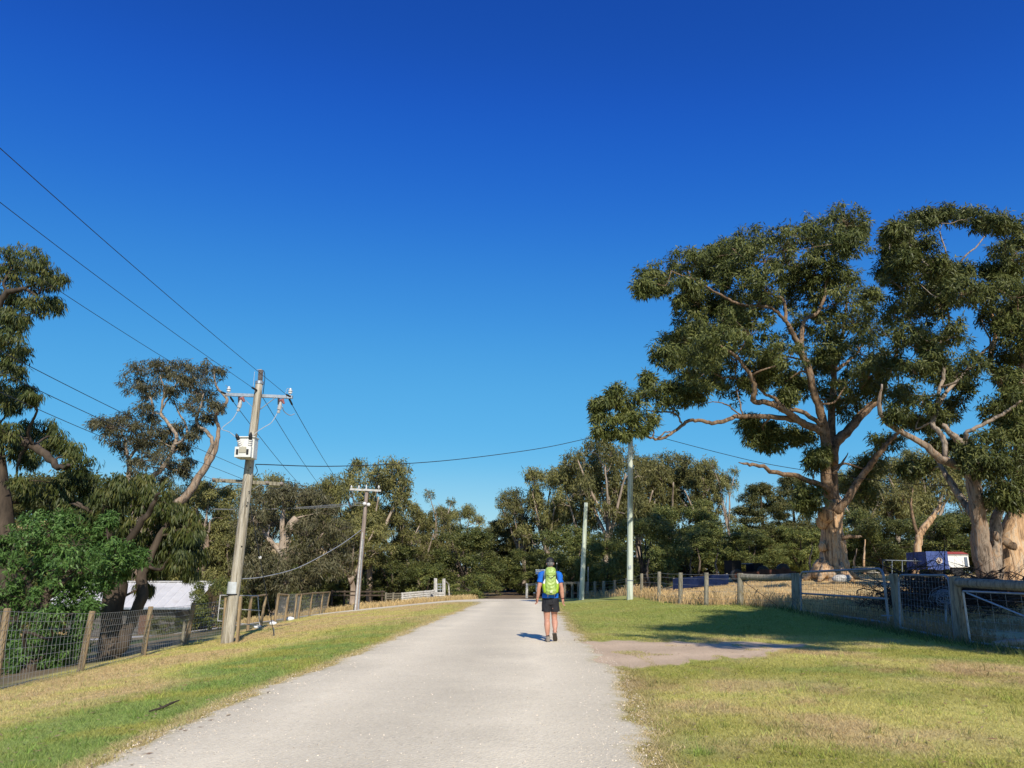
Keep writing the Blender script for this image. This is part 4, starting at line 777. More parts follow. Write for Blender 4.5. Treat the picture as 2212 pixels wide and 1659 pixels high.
def bgtree(px, top, wpx, Y, kind, label, group='trees of the wooded backdrop'):
    v = (int(px*7+Y*3) % (3 if kind in ('gum', 'wattle') else 2))
    key = (kind, v)
    b = on(px, Y); zt = pt(px, top, Y)[2]; 
    if key not in PRO:
        T, par, H, Wd = proto(kind, 300+v*31+len(kind)*7)
        t = T.finish(KNAME[kind], (0, 0, 0), label, 'bush' if kind == 'bush' else 'tree', *par); PRO[key] = (t, H, Wd)
    else: t = copy_thing(PRO[key][0])
    _, H, Wd = PRO[key]
    t['label'] = label; t['category'] = 'bush' if kind == 'bush' else 'tree'
    if group: t['group'] = group
    elif 'group' in t: del t['group']
    sz = max(.25, (zt-b[2])/H); s = wpx/1690*Y/Wd
    t.location = tuple(float(q) for q in b); t.scale = (s, s*random.uniform(.9, 1.1), sz); t.rotation_euler = (0, 0, random.uniform(0, 6.28))
    return t
BG = [
 (60, 1012, 190, 74, 'cypress', 'dark layered cypress low against the sky beside the left edge'),
 (195, 1045, 130, 76, 'cypress', 'dark cypress top showing in the gap left of the leaning gum'),
 (20, 1135, 150, 52, 'wattle', 'dark wattle at left edge below the yellow hill slope'),
 (150, 1120, 150, 55, 'wattle', 'dense dark tree behind bright green feathery tree at left'),
 (290, 1090, 150, 60, 'wattle', 'dense dark tree behind the shed roof at left'),
 (375, 1055, 120, 66, 'gum', 'olive gum behind foot of the leaning pale limb'),
 (432, 1035, 130, 62, 'gum', 'olive domed gum just left of the pole lower crossarm'),
 (548, 1018, 140, 64, 'gum', 'flat topped olive gum directly behind the nearer power pole'),
 (500, 1120, 130, 60, 'gum', 'low gum behind the pole between shed and gate'),
 (655, 1038, 130, 66, 'gum', 'olive gum right of the nearer power pole'),
 (720, 1032, 120, 68, 'gum', 'olive gum left of the farther power pole top'),
 (800, 984, 150, 64, 'gum', 'tallest gum of the left backdrop behind the farther power pole'),
 (760, 1120, 150, 60, 'gum', 'low olive gum behind base of the farther power pole'),
 (860, 1085, 120, 66, 'gum', 'sloping olive gum right of the farther power pole'),
 (905, 1100, 110, 70, 'gum', 'round olive gum behind the white stock ramp'),
 (850, 1170, 130, 64, 'wattle', 'dark low tree behind the white rail fence'),
 (942, 1052, 80, 70, 'sparse', 'slender half dead gum with bare twigs rising above the centre trees'),
 (990, 1092, 110, 78, 'gum', 'pale olive gum behind the centre green bush'),
 (1045, 1100, 70, 82, 'sparse', 'thin bare topped gum above the end of the road'),
 (1075, 1115, 90, 76, 'cypress', 'dark green cypress above the road end'),
 (1010, 1130, 160, 66, 'wattle', 'broad mid green wattle at the left of the road end'),
 (1020, 1235, 110, 60, 'bush', 'rounded green bush at left edge of the road end'),
 (920, 1215, 110, 64, 'bush', 'green bush behind the posts of the stock ramp'),
 (1130, 1052, 110, 74, 'gum', 'olive gum at right of the road end'),
 (1188, 1004, 120, 72, 'gum', 'reddish limbed gum behind the walking man'),
 (1120, 1160, 110, 78, 'cypress', 'dark tree closing the road end'),
 (1150, 1180, 110, 68, 'wattle', 'dark wattle just left of the walking man'),
 (1230, 1130, 150, 64, 'wattle', 'dense olive tree right behind the walking man'),
 (1255, 985, 120, 70, 'gum', 'tall gum left of the short green pole'),
 (1310, 935, 150, 68, 'gum', 'tallest gum of the right backdrop behind the tall green pole'),
 (1385, 985, 130, 72, 'gum', 'olive gum just right of the tall green pole'),
 (1450, 968, 150, 74, 'gum', 'broad olive gum right of the tall green pole'),
 (1525, 985, 120, 72, 'gum', 'olive gum above the blue corrugated panel'),
 (1580, 985, 70, 70, 'sparse', 'narrow blue green gum at left of the dark cypress'),
 (1395, 1105, 150, 54, 'wattle', 'yellow green round tree right of the tall green pole'),
 (1310, 1150, 120, 60, 'wattle', 'dark tree between the two green poles'),
 (1490, 1075, 140, 62, 'wattle', 'dark olive tree behind the blue corrugated panel'),
 (1560, 1120, 140, 58, 'wattle', 'dark round tree behind the rusty trailer'),
 (1660, 1030, 150, 60, 'cypress', 'broad dark layered cypress left of the huge gum'),
 (1730, 1010, 110, 66, 'cypress', 'dark cypress close behind huge gum trunk at its left'),
 (1625, 1140, 130, 56, 'wattle', 'dark wattle left of the huge gum trunk'),
 (1735, 1130, 130, 58, 'wattle', 'dark wattle behind huge gum trunk'),
 (1840, 1090, 130, 62, 'wattle', 'olive wattle right of the huge gum trunk'),
 (1920, 1110, 150, 60, 'wattle', 'olive hedge like tree left of the blue covered van'),
 (2010, 1110, 150, 64, 'wattle', 'olive hedge like tree behind the blue covered van'),
 (2085, 1100, 150, 62, 'wattle', 'olive hedge like tree behind the white van body'),
 (2180, 1100, 150, 62, 'wattle', 'dark tree at right edge behind the gum trunks'),
 (1870, 1000, 110, 80, 'gum', 'far gum seen under right limb of the huge gum'),
 (1950, 985, 120, 82, 'gum', 'far gum in the gap between the huge gum and twin stemmed gum'),
 (2030, 960, 130, 84, 'gum', 'far gum behind left limb of the twin stemmed gum'),
 (2130, 1000, 120, 84, 'gum', 'far gum behind the twin stemmed gum crown'),
]
for a in BG: bgtree(a[0], a[1], a[2]*(1.25 if a[4] in ('gum', 'wattle') else 1.1), *a[3:])
UG = [
 (100, 1180, 150, 54, 'bush', 'dark undergrowth bush at far left under the yellow hill'),
 (205, 1190, 150, 58, 'bush', 'dark undergrowth bush left of the shed roof'),
 (330, 1200, 150, 60, 'bush', 'dark undergrowth bush behind the shed roof'),
 (420, 1210, 150, 66, 'bush', 'dark undergrowth bush right of the shed roof'),
 (560, 1200, 150, 62, 'bush', 'dark undergrowth bush behind the nearer power pole'),
 (680, 1200, 150, 66, 'bush', 'dark undergrowth bush behind the garden fence'),
 (790, 1205, 150, 68, 'bush', 'dark undergrowth bush behind the farther power pole'),
 (880, 1215, 150, 72, 'bush', 'dark undergrowth bush behind the stock yard fence'),
 (1100, 1225, 150, 84, 'bush', 'dark undergrowth bush at the road end'),
 (1170, 1225, 150, 76, 'bush', 'dark undergrowth bush left of the walking man'),
 (1215, 1215, 150, 70, 'bush', 'dark undergrowth bush behind the walking man'),
 (1290, 1205, 150, 68, 'bush', 'dark undergrowth bush between the two green poles'),
 (1345, 1205, 150, 66, 'bush', 'dark undergrowth bush behind the tall green pole'),
 (1425, 1195, 150, 68, 'bush', 'dark undergrowth bush right of the tall green pole'),
 (1470, 1185, 150, 66, 'bush', 'dark undergrowth bush left of the blue iron panel'),
 (1540, 1190, 150, 66, 'bush', 'dark undergrowth bush behind the blue iron panel'),
 (1600, 1190, 150, 64, 'bush', 'dark undergrowth bush behind the rusty trailer end board'),
 (1680, 1190, 150, 62, 'bush', 'dark undergrowth bush behind the rusty trailer tray'),
 (1770, 1180, 150, 60, 'bush', 'dark undergrowth bush left of the huge gum trunk'),
 (1850, 1170, 150, 64, 'bush', 'dark undergrowth bush right of the huge gum trunk'),
 (1930, 1170, 150, 66, 'bush', 'dark undergrowth bush behind the pipe frame'),
 (2050, 1165, 150, 66, 'bush', 'dark undergrowth bush behind the white van'),
 (2140, 1165, 150, 64, 'bush', 'dark undergrowth bush behind the twin stemmed gum'),
 (2205, 1165, 150, 62, 'bush', 'dark undergrowth bush at the right picture edge'),
]
for a in UG: bgtree(*a, 'undergrowth bushes below the trees')
# loose trunk beside the blue van
T = Tree(131); D = 52.0; base = on(1982, D)
T.limb([base]+pl(D, [(1983, 1180), (1986, 1155), (2005, 1130), (2022, 1105), (2035, 1085)]), [.26, .24, .22, .2, .15, .08], 9); T.limb(pl(D, [(1985, 1165), (1975, 1130), (1968, 1090), (1972, 1060)]), [.12, .1, .08, .04], 8)
hero_blobs(T, D, [(1965, 1050, 26), (1990, 1030, 26), (2045, 1060, 28), (2030, 1040, 24), (1950, 1075, 22)], 1, D/1662, 14, .45, .8)
T.finish('gum_tree', base, 'small forked orange trunked gum standing behind the blue covered van', 'tree', 'bark', 'leaf_far', 40, .26, .065, .5)
M['bark_trunk'] = plain('shade_darkened_bark', (.15, .115, .085), .85, 0, .2, .4, 3)  # bark colour darkened to carry the shade under the trees
# thin bare trunks under the dark trees on the right
for i, (px, t1, Yq, dx) in enumerate([(1398, 1205, 52, 3), (1445, 1190, 54, -2), (1490, 1200, 55, 2), (1512, 1185, 56, -3), (1545, 1195, 54, 3), (1748, 1180, 50, 4), (1867, 1165, 48, 1), (1845, 1185, 49, 3)]):
    T = Tree(140+i); b = on(px, Yq); T.limb([b+(0, 0, -.2)]+pl(Yq, [(px+dx, 1240), (px+dx*.3, (t1+1240)/2), (px+dx*2, t1)]), [.09, .08, .065, .03], 7, 4, .04)
    nm = ['right of the tall green pole', 'left of blue corrugated panel', 'behind left end of blue corrugated panel', 'behind middle of blue corrugated panel', 'behind right end of blue corrugated panel', 'just left of the huge gum trunk', 'right of the huge gum trunk, orange and taller', 'right of the huge gum trunk, grey and shorter'][i]
    T.finish('bare_trunk', b, 'thin bare tree trunk in the shade '+nm, 'tree trunk', 'bark' if i == 6 else 'bark_trunk', 'leaf_far', 1, .1, .1, 0, 'thin bare trunks in the shade')
# tree standing right of the camera, its shadow falls over the gates
T = Tree(150); b = np.array([15.6, 8.0, tz(15.6, 8.0)])
T.limb([b+(0, 0, -.3), b+(0, 0, 3), b+(-.3, .2, 6), b+(-.2, .2, 9)], [.55, .46, .38, .15], 10)
for e in ((11.3, 7.6, 10.5), (9.8, 6.4, 10.6), (15.5, 5.6, 9), (18.5, 7, 8.9), (13, 9, 10.8), (17, 12, 10), (18, 13.5, 10)): T.limb([b+(0, 0, 4.8), b*.5+np.array(e)*.5+(0, 0, 1.2), np.array(e)], [.22, .15, .05], 7)
for (cx, cy, cz, ax, ay, az, n) in ((12.4, 7.4, 11.0, 4.4, 4.0, .8, 80), (16.4, 6.6, 9.2, 5.0, 5.0, .9, 100), (16.6, 12.3, 10.2, 4.4, 4.0, .8, 80)):
    for i in range(n):
        a = T.rng.random()*6.283; ro = math.sqrt(T.rng.random())
        q = (cx+math.cos(a)*ro*ax, cy+math.sin(a)*ro*ay, cz+T.rng.normal()*az*.6); zf = q[1]*math.cos(PITCH)+(q[2]-CAMH)*math.sin(PITCH)
        if zf < .5 or CX+F*(q[0]-2.3)/zf > 2215: T.blob(q, .75+.4*T.rng.random(), 15, .5, .75, twig=i % 2 == 0)
for i in range(26):
    a = T.rng.random()*6.283; q = np.array([12.4+math.cos(a)*6.2, 7.8+math.sin(a)*5.6, 10.8+T.rng.normal()*.8]); zf = q[1]*math.cos(PITCH)+(q[2]-CAMH)*math.sin(PITCH)
    if zf < .5 or CX+F*(q[0]-2.0)/zf > 2215: T.blob(q, .5+.5*T.rng.random(), 7, .4, .75)
T.ln = 1.0
T.finish('gum_tree', b, 'leafy gum standing right of the viewer beside the gates, outside the picture', 'tree', 'bark', 'leaf_gum', 60, .3, .09, .5)
# understorey along the foot of the trees
UN = []
r_ = np.random.default_rng(77)
bgtree(458, 1238, 115, 39, 'bush', 'grey green bush at right corner of the shed by the netting fence', None)
bgtree(360, 1338, 80, 44, 'bush', 'low green plants against the shed wall', None)
# far wood behind everything, one mass
r_ = np.random.default_rng(5); n = 5200
xx = -95+200*r_.random(n); yy = 92+14*r_.random(n)+.0*xx; k_ = (np.abs(xx-1.3) > 1.0)
xx, yy = xx[k_], yy[k_]; hgt = 4+3.2*fbm(xx, yy*0+3, 9.0, 3); zz = terr(xx, yy)+hgt*r_.random(len(xx))
me = leaf_mesh('far_wood', np.stack([xx, yy, zz], 1), np.full(len(xx), 1.0), 26, .55, .2, .3, r_)
setp(link_mesh('far_wood', me, M['leaf_wattle']), 'distant dark wood closing the view behind the nearer trees', 'wood', kind='stuff')
M['porcelain_g'] = plain('grey_porcelain', (0.45, 0.44, 0.43), 0.35, 0, 0.5, 0.12)
# ------------------------------------------------------------------ power poles and lines
def tw(a, b, r, name, label, cat='power line', sag=0.0, group=None, mat='line', n=24, mid=None):
    pts = [np.array(a, float)]+([np.array(m) for m in mid] if mid else [])+[np.array(b, float)]
    if mid: P, _ = crom(pts, [r]*len(pts), 8)
    else:
        t = np.linspace(0, 1, n)[:, None]; P = pts[0]+(pts[1]-pts[0])*t; P[:, 2] -= sag*4*(t*(1-t))[:, 0]
    mb = MB(); mb.tube(P, r, 5); o = mb.build(name, M[mat], None, P[0]); return setp(o, label, cat, group)
DP = 22.4
b = on(493, DP); pole = thing('utility_pole', b, 'nearer leaning timber power pole with white transformer and two crossarms', 'power pole')
mb = MB(); P, rr = crom([b+(-.05, 0, -.5), b, pt(510, 1250, DP), pt(530, 1080, DP), pt(545, 950, DP), pt(560, 828, DP)], [.175, .172, .155, .14, .125, .108], 6); mb.tube(P, rr, 18, bump=.03)
mb.build('pole', M['pole'], pole, smooth=True)
mb = MB(); mb.tube([pt(560.3, 830, DP), pt(560.8, 824, DP)], .122, 16); mb.build('pole_cap', M['galv'], pole)
mb = MB(); a, c = pt(561.8, 825, DP), pt(563.6, 798, DP); pr = [(0, .035)]
for i in range(9):
    t = .06+.1*i; pr += [(t, .035), (t+.02, .078), (t+.05, .078), (t+.075, .035)]
mb.lathe(a, c, pr+[(1, .03)], 14); mb.build('stack_insulator', M['porcelain'], pole)
mb = MB(); mb.bar(pt(486, 852, DP+.19), pt(632, 858, DP+.19), .09, .09); arm = mb.build('upper_crossarm', M['galv'], pole)
for x1, y1, x2, y2 in ((521, 855, 548, 882), (596, 858, 561, 885)):
    mb = MB(); mb.bar(pt(x1, y1, DP+.13), pt(x2, y2, DP+.13), .04, .012); mb.build('brace', M['galv'], pole)
def pin_ins(p, par):
    mb = MB(); p = np.array(p); mb.lathe(p, p+(0, 0, .22), [(0, .012), (.25, .012), (.27, .055), (.45, .06), (.47, .03), (.55, .03), (.58, .075), (.72, .04), (.8, .05), (.86, .03), (1, .02)], 12); mb.build('insulator', M['porcelain_w'], par)
pin_ins(pt(493.5, 850, DP+.19), pole); pin_ins(pt(626.5, 854, DP+.19), pole)
for x1, y1, x2, y2, d1, d2 in ((488, 851, 477, 846, .1, -.2), (497, 857, 505, 869, .25, .6), (556, 844, 543, 836, -.1, -.35), (628, 857, 618, 852, .1, -.25), (624, 860, 632, 876, .25, .7), (560, 850, 568, 859, .15, .5)):
    mb = MB(); A, B = pt(x1, y1, DP+d1), pt(x2, y2, DP+d2); mb.lathe(A, B, [(0, .012), (.12, .014), (.15, .03), (.85, .03), (.88, .014), (1, .012)], 9); mb.build('strain_insulator', M['black'], pole)
for (bx, by, by2), (fx, fy, gx_, gy_) in (((516.5, 857, 870), (521, 864, 514, 888)), ((602, 860, 874), (607, 868, 601, 892))):
    mb = MB(); mb.bar(pt(bx, by, DP+.1), pt(bx, by2, DP+.1), .06, .05); fb = mb.build('fuse_bracket', M['black'], pole)
    mb = MB(); mb.lathe(pt(fx, fy, DP), pt(gx_, gy_, DP), [(0, .04), (.3, .05), (.32, .062), (.7, .062), (.74, .035), (.85, .035), (.86, .05), (1, .045)], 12); fu = mb.build('fuse', M['porcelain_g'], pole)
    mb = MB(); A = pt(fx, fy, DP); mb.tube([A+(-.03, 0, .03), A+(.05, -.02, .05), A+(.1, -.02, -.06)], [.05, .055, .03], 8); mb.build('fuse_cap', M['redcap'], pole)
def lead(lst, r=.011, name='lead_wire', dys=None, mat='line_pale'):
    Pp = [pt(x, y, DP+(dys[i] if dys else -.1)) for i, (x, y) in enumerate(lst)]; Q, _ = crom(Pp, [r]*len(Pp), 5); mb = MB(); mb.tube(Q, r, 5); mb.build(name, M[mat], pole)
lead([(513, 889), (501, 907), (479, 926), (495, 933), (513, 947)], dys=[0, -.2, -.4, -.5, -.62])
lead([(599, 893), (586, 913), (570, 923), (555, 933), (541, 947)], dys=[0, -.2, -.4, -.5, -.62])
lead([(610, 879), (614, 889), (626, 897), (636, 894)], dys=[0, .2, .5, .75], r=.012)
lead([(564, 799), (570, 802), (572, 815), (570, 835), (568, 852)], dys=[0, .05, .12, .2, .3], mat='line'); lead([(550, 803), (547, 834)], dys=[-.1, -.3], r=.006); lead([(563, 798), (555, 799)], dys=[0, -.1], r=.008)
lead([(493, 836), (487, 832)], dys=[.19, 0], r=.007); lead([(626, 840), (620, 840), (617, 850)], dys=[.19, .05, -.2], r=.007)
c = pt(534, 969, DP-.40); mb = MB(); mb.box(c+(0, 0.02, 0.0), (.48, .36, .60), bev=.015); tank = mb.build('transformer', M['cream'], pole)
mb = MB(); mb.box(c+(.0, -.0, .31), (.53, .42, .03), bev=.006); mb.build('transformer_lid', M['cream'], pole)
mb = MB(); mb.box(c+(-.02, -.235, -.14), (.46, .14, .30), bev=.012); mb.build('front_box', M['cream'], pole)
mb = MB(); mb.box(c+(-.02, -.315, -.08), (.20, .02, .17), bev=.004); mb.build('name_plate', plain('stained_plate', (.42, .39, .3), .6), pole)
for s in (-.17, .12):
    mb = MB(); mb.box(c+(s, -.31, -.14), (.06, .03, .15)); mb.build('drain_slot', M['black'], pole)
for (x1, y1, x2, y2) in ((521, 966, 515, 950), (538.5, 967, 540.5, 949)):
    A, B = pt(x1, y1, DP-.62), pt(x2, y2, DP-.70); mb = MB(); pr = []
    for i in range(4): t = i*.25; pr += [(t, .03), (t+.08, .06), (t+.16, .06), (t+.22, .03)]
    mb.lathe(A, B, pr, 12); bs = mb.build('bushing', M['porcelain_w'], pole)
    mb = MB(); mb.lathe(B, B+(B-A)*.85, [(0, .05), (.5, .055), (.8, .035), (1, .012)], 10); mb.build('bushing_cap', M['black'], pole)
for z_ in (.1, -.15): mb = MB(); mb.box(c+(.05, .24, z_), (.12, .16, .06)); mb.build('mounting_bracket', M['galv'], pole)
mb = MB(); mb.bar(pt(460, 1037, DP+.2), pt(612, 1046, DP+.2), .11, .10); mb.build('lower_crossarm', M['post'], pole)
for x, y in ((463, 1036), (484, 1038), (578, 1043), (609, 1045)):
    mb = MB(); p = pt(x, y, DP+.1); mb.lathe(p+(0, -.12, 0), p+(0, .02, 0), [(0, .02), (.2, .045), (.5, .035), (.7, .05), (1, .03)], 10); mb.build('shackle_insulator', M['porcelain'], pole)
lead([(455, 1036), (452, 1048), (464, 1057), (480, 1055), (500, 1048), (530, 1050)], dys=[0.]*6, r=.01, mat='line'); lead([(552, 1005), (556, 1018), (548, 1030)], r=.012, dys=[.1]*3, mat='line'); lead([(612, 1047), (600, 1056), (570, 1050), (560, 1046)], r=.009, dys=[.1]*4, mat='line')
for x1, y1, x2, y2 in ((522, 1042, 536, 1054), (566, 1045, 546, 1058)):
    mb = MB(); mb.bar(pt(x1, y1, DP+.14), pt(x2, y2, DP+.14), .03, .01); mb.build('arm_strap', M['galv'], pole)
mb = MB(); A, B = pt(503.6, 1284, DP), pt(506.7, 1257, DP); mb.tube([A, A+(B-A)*.5, B], [.176, .175, .172], 20); sh = mb.build('metal_sleeve', noise_mat('sleeve_metal', [(.35, (.42, .44, .45)), (.62, (.6, .62, .63)), (.74, (.3, .13, .06))], (3, 3, 2), .5, 4), pole)
mb = MB(); mb.tube([A+(0, 0, -.02), A+(0, 0, .02)], .18, 20); mb.build('strap', M['black'], pole)
for x1, y1, x2, y2, dy in ((488.5, 1292, 483, 1388, .1), (520.5, 1288, 512, 1390, .05)):
    mb = MB(); mb.bar(pt(x1, y1, DP+dy), pt(x2, y2, DP+dy)+(0, 0, -.1), .07, .1, up=(0, 1, 0)); mb.build('guard_board', M['post_tan'], pole)
for x, y in ((538, 1062), (535, 1085), (533, 1092), (541, 1010), (522, 1180)):
    mb = MB(); p = pt(x, y, DP-.135); mb.tube([p+(0, -.02, 0), p+(0, .03, 0)], .016, 8); mb.build('bolt', M['black'], pole)
def zsolve(px, py, z):
    d = ray(px, py); return CAMP+d*((z-1.5)/d[2])
def span(px, py, x2, y2, dy, label, g, r=.0062):
    e = pt(x2, y2, DP+dy); s = zsolve(px, py, e[2]+.12); s2 = s+(s-e)*0.6; s2[2] = e[2]+.45
    tw(s2, e, r, 'power_line', label, sag=0.0, group=g, mid=[s, s*.5+e*.5+np.array([0, 0, -.06])])
g = 'bare power lines'
span(0, 320, 618, 852, -.25, 'uppermost bare power line rising from pole to left picture edge', g)
span(0, 437, 543, 836, -.35, 'second highest bare power line from pole to left picture edge', g)
span(0, 542, 477, 846, -.2, 'third highest power line from left end of the upper crossarm', g)
span(0, 758, 540, 1018, 0, 'highest of the three low power lines left of the pole', g)
span(0, 803, 522, 1034, 0, 'middle of the three low power lines left of the pole', g)
span(0, 847, 461, 1036, 0, 'lowest power line from left end of the lower crossarm', g)
tw(pt(505, 869, DP+.6), pt(690, 1084, 62), .010, 'power_line', 'leftmost power line running from pole down to the far trees', sag=.3, group=g)
tw(pt(568, 859, DP+.5), pt(722, 1083, 62), .010, 'power_line', 'middle power line running from pole down to the far trees', sag=.3, group=g)
tw(pt(632, 876, DP+.7), pt(765, 1080, 62), .010, 'power_line', 'rightmost power line running from pole down to the far trees', sag=.3, group=g)
gt, gb = pt(539, 1085, DP+.15), on(596, 24.2)
mb = MB(); mb.tube([gt, gb+(0, 0, -.1)], .011, 6); t = thing('guy_wire', gb, 'dark guy wire slanting from the nearer pole to the grass', 'guy wire'); mb.build('wire', M['line'], t)
mb = MB(); q = gt+(gb-gt)*.40; mb.tube([q, q+(gb-gt)*.012], .045, 8); mb.build('clamp', M['porcelain_w'], t)
mb = MB(); mb.tube([gb+(-.02, 0, -.1), gb+(gt-gb)*.06], .02, 7); mb.build('anchor_rod', M['galv_dull'], t)
# farther pole
D2 = 44.0; b2 = on(771, D2); p2 = thing('utility_pole', b2, 'farther slim timber power pole with pale conduit and single top crossarm', 'power pole')
mb = MB(); P, rr = crom([b2+(0, 0, -.3), b2, pt(780, 1200, D2), pt(793, 1056, D2)], [.15, .15, .13, .1], 5); mb.tube(P, rr, 12, bump=.04); mb.build('pole', M['pole_far'], p2, smooth=True)
mb = MB(); mb.bar(pt(756, 1057, D2-.12), pt(823, 1060, D2-.12), .11, .11); mb.build('crossarm', M['whitewash'], p2)
mb = MB(); mb.tube([pt(791, 1058, D2-.1), pt(791.5, 1047, D2-.1)], .03, 8); mb.build('pin', M['porcelain_w'], p2)
for x in (759, 775, 818): pin_ins(pt(x, 1057, D2-.12), p2)
for x, y in ((787.5, 1088), (796, 1090)):
    mb = MB(); mb.ball(pt(x, y, D2-.2), (.11, .1, .1), 10, 8); mb.build('shackle_insulator', M['porcelain_w'], p2)
mb = MB(); mb.tube([pt(767, 1321, D2-.12), pt(775, 1235, D2-.12), pt(783.5, 1150, D2-.12)], [.045, .04, .035], 9); mb.build('conduit', M['whitewash'], p2)
mb = MB(); mb.tube([pt(773.5, 1318, D2-.16), pt(779, 1235, D2-.14), pt(784.5, 1165, D2-.12)], [.03, .028, .025], 8); mb.build('conduit', M['galv'], p2)
tw(pt(516, 1251, DP), pt(781, 1144, D2), .016, 'service_cable', 'pale sagging cable strung low between the two power poles', 'cable', mat='line_pale', mid=[pt(569, 1246, 24.5), pt(639, 1228, 28.5), pt(696, 1200, 33), pt(743, 1172, 38.5)])
for i, (ya, nm) in enumerate(((1090, 'lowest'), (1086, 'middle'), (1083, 'highest'))):
    tw(pt(787, ya+1, D2), pt(330, 1088+3*i, 66), .010, 'power_line', nm+' of three thin pale lines running left from the farther pole', sag=.35, group=g, mat='line_pale')
# right hand poles
gp_b = on(1361, 39); t = thing('timber_pole', gp_b, 'tall pale green treated pole standing at the right fence', 'pole'); mb = MB(); P, rr = crom([gp_b+(0, 0, -.3), gp_b, pt(1361.5, 1100, 39), pt(1362, 908, 39)], [.165, .16, .14, .115], 6); mb.tube(P, rr, 14, bump=.02); mb.build('pole', M['pole_green'], t, smooth=True)
for y, h_ in ((1255, .05), (1120, .03)):
    mb = MB(); q = pt(1361.2, y, 39); mb.tube([q, q+(0, 0, h_)], .165 if y > 1200 else .148, 14); mb.build('band', M['galv_dull'], t)
mb = MB(); q = pt(1361, 1225, 38.82); mb.box(q, (.12, .01, .16)); mb.build('tag', M['galv'], t)
mb = MB(); q = pt(1362, 922, 38.85); mb.bar(q+(-.16, 0, 0), q+(.16, 0, 0), .05, .05); mb.build('bracket', M['galv'], t)
mb = MB(); q = pt(1362, 930, 38.8); mb.tube([q+(-.1, 0, .1), q+(0, -.05, .0), q+(.12, 0, .1)], .02, 6); mb.build('cable_clamp', M['black'], t)
sb = on(1256, 44); t = thing('timber_pole', sb, 'shorter leaning pale green pole behind the walking man', 'pole'); mb = MB(); P, rr = crom([sb+(0, 0, -.3), sb, pt(1261, 1190, 44), pt(1266, 1086, 44)], [.15, .145, .125, .1], 6); mb.tube(P, rr, 12, bump=.02); mb.build('pole', M['pole_green'], t, smooth=True)
tw(pt(552, 1003, DP), pt(1361, 925, 38.9), .015, 'service_cable', 'black service cable crossing the sky above the road between two poles', 'cable', mid=[pt(731, 1007, 26), pt(951, 996, 30.2), pt(1152, 971, 34), pt(1265, 948, 36.5)])
tw(pt(1363, 926, 38.9), pt(2240, 1056, 30), .015, 'service_cable', 'black service cable falling right from the tall green pole', 'cable', mid=[pt(1424, 944, 38.2), pt(1565, 981, 36.8), pt(1673, 1005, 35.6), pt(1851, 1032, 33.8), pt(2000, 1047, 32)])
# ------------------------------------------------------------------ fences
def round_post(p, top, r, lean=0.02, n=10):
    mb = MB(); l = RNG.normal(size=2)*lean; tp = np.array([p[0]+l[0], p[1]+l[1], top]); q = np.array(p)+(0, 0, -.25)
    mb.tube([q, q*.5+tp*.5, tp+(0, 0, -.015), tp], [r*1.04, r, r*.97, r*.85], n, bump=.05); return mb
def pxpost(par, x1, y1, x2, y2, Y, r, mat='post', name='post', n=10):
    top = pt(x1, y1, Y); bot = on(x2, Y); mb = MB(); q = bot+(0, 0, -.25)
    mb.tube([q, q*.5+top*.5, top+(0, 0, -.015), top], [r*1.04, r, r*.97, r*.85], n, bump=.06); mb.build(name, M[mat], par); return top, bot
# left netting fence
LP = [(16, 1314, -4, 1425, 14.3), (200, 1320, 178, 1450, 17), (326, 1310, 313, 1418, 20.4), (419, 1302, 404, 1396, 23.7)]
fb = on(178, 17); lf = thing('netting_fence', fb, 'long square netting fence on leaning tan posts at left roadside', 'fence')
tops = []; bots = []
for a in LP:
    tp, bt = pxpost(lf, *a, .065, 'post_tan'); tops.append(tp); bots.append(bt)
tp, bt = pxpost(lf, 400, 1340, 396, 1397, 23.9, .05, 'post', 'post')
e_t, e_b = pt(489, 1291, 25.6), on(484, 25.6); mb = MB(); mb.tube([e_b+(0, 0, -.2), e_t], .06, 8); mb.build('post', M['post_tan'], lf); tops.append(e_t); bots.append(e_b)
t0 = tops[0]+(tops[0]-tops[1])*1.3; b0 = bots[0]+(bots[0]-bots[1])*1.3; tops = [t0]+tops; bots = [b0]+bots
mb = MB(); mh = MB()
mb.tube([b0+(0, 0, -.2), t0], .065, 8); mb.build('post', M['post_tan'], lf)
for i in range(len(tops)-1):
    L = np.linalg.norm(bots[i+1]-bots[i]); n = int(L/.115)
    for j in range(n):
        u = j/n; B = bots[i]*(1-u)+bots[i+1]*u; T_ = tops[i]*(1-u)+tops[i+1]*u; B[2] = tz(B[0], B[1]); off = np.array([.07, -.02, 0])
        bow = .05*math.sin(u*6.28*1.5+i); P = [T_+off+(0, 0, -.04), B*.4+T_*.6+off+(bow*.3, 0, 0), B*.12+T_*.88*.0+B*.88+off+(bow, 0, .12)*np.array(1)]
        P = [T_+off+(0, 0, -.04-.02*math.sin(u*3.14)), B*.45+T_*.55+off+(bow*.4, 0, 0), B+off+(bow+.06, 0, .03)]
        mh.tube(P, .0034, 3, cap=False)
    for h in np.linspace(.02, .96, 9):
        P = []
        for u in np.linspace(0, 1, 9):
            B = bots[i]*(1-u)+bots[i+1]*u; B[2] = tz(B[0], B[1])+.03; T_ = tops[i]*(1-u)+tops[i+1]*u
            bow = .05*math.sin(u*6.28*1.5+i)*(1-h); P.append(B*(1-h)+T_*h+(.07+bow*.6, -.02, -.02*math.sin(u*3.14)*h))
        mh.tube(P, .004, 3, cap=False)
mh.build('wire_netting', M['wire'], lf)
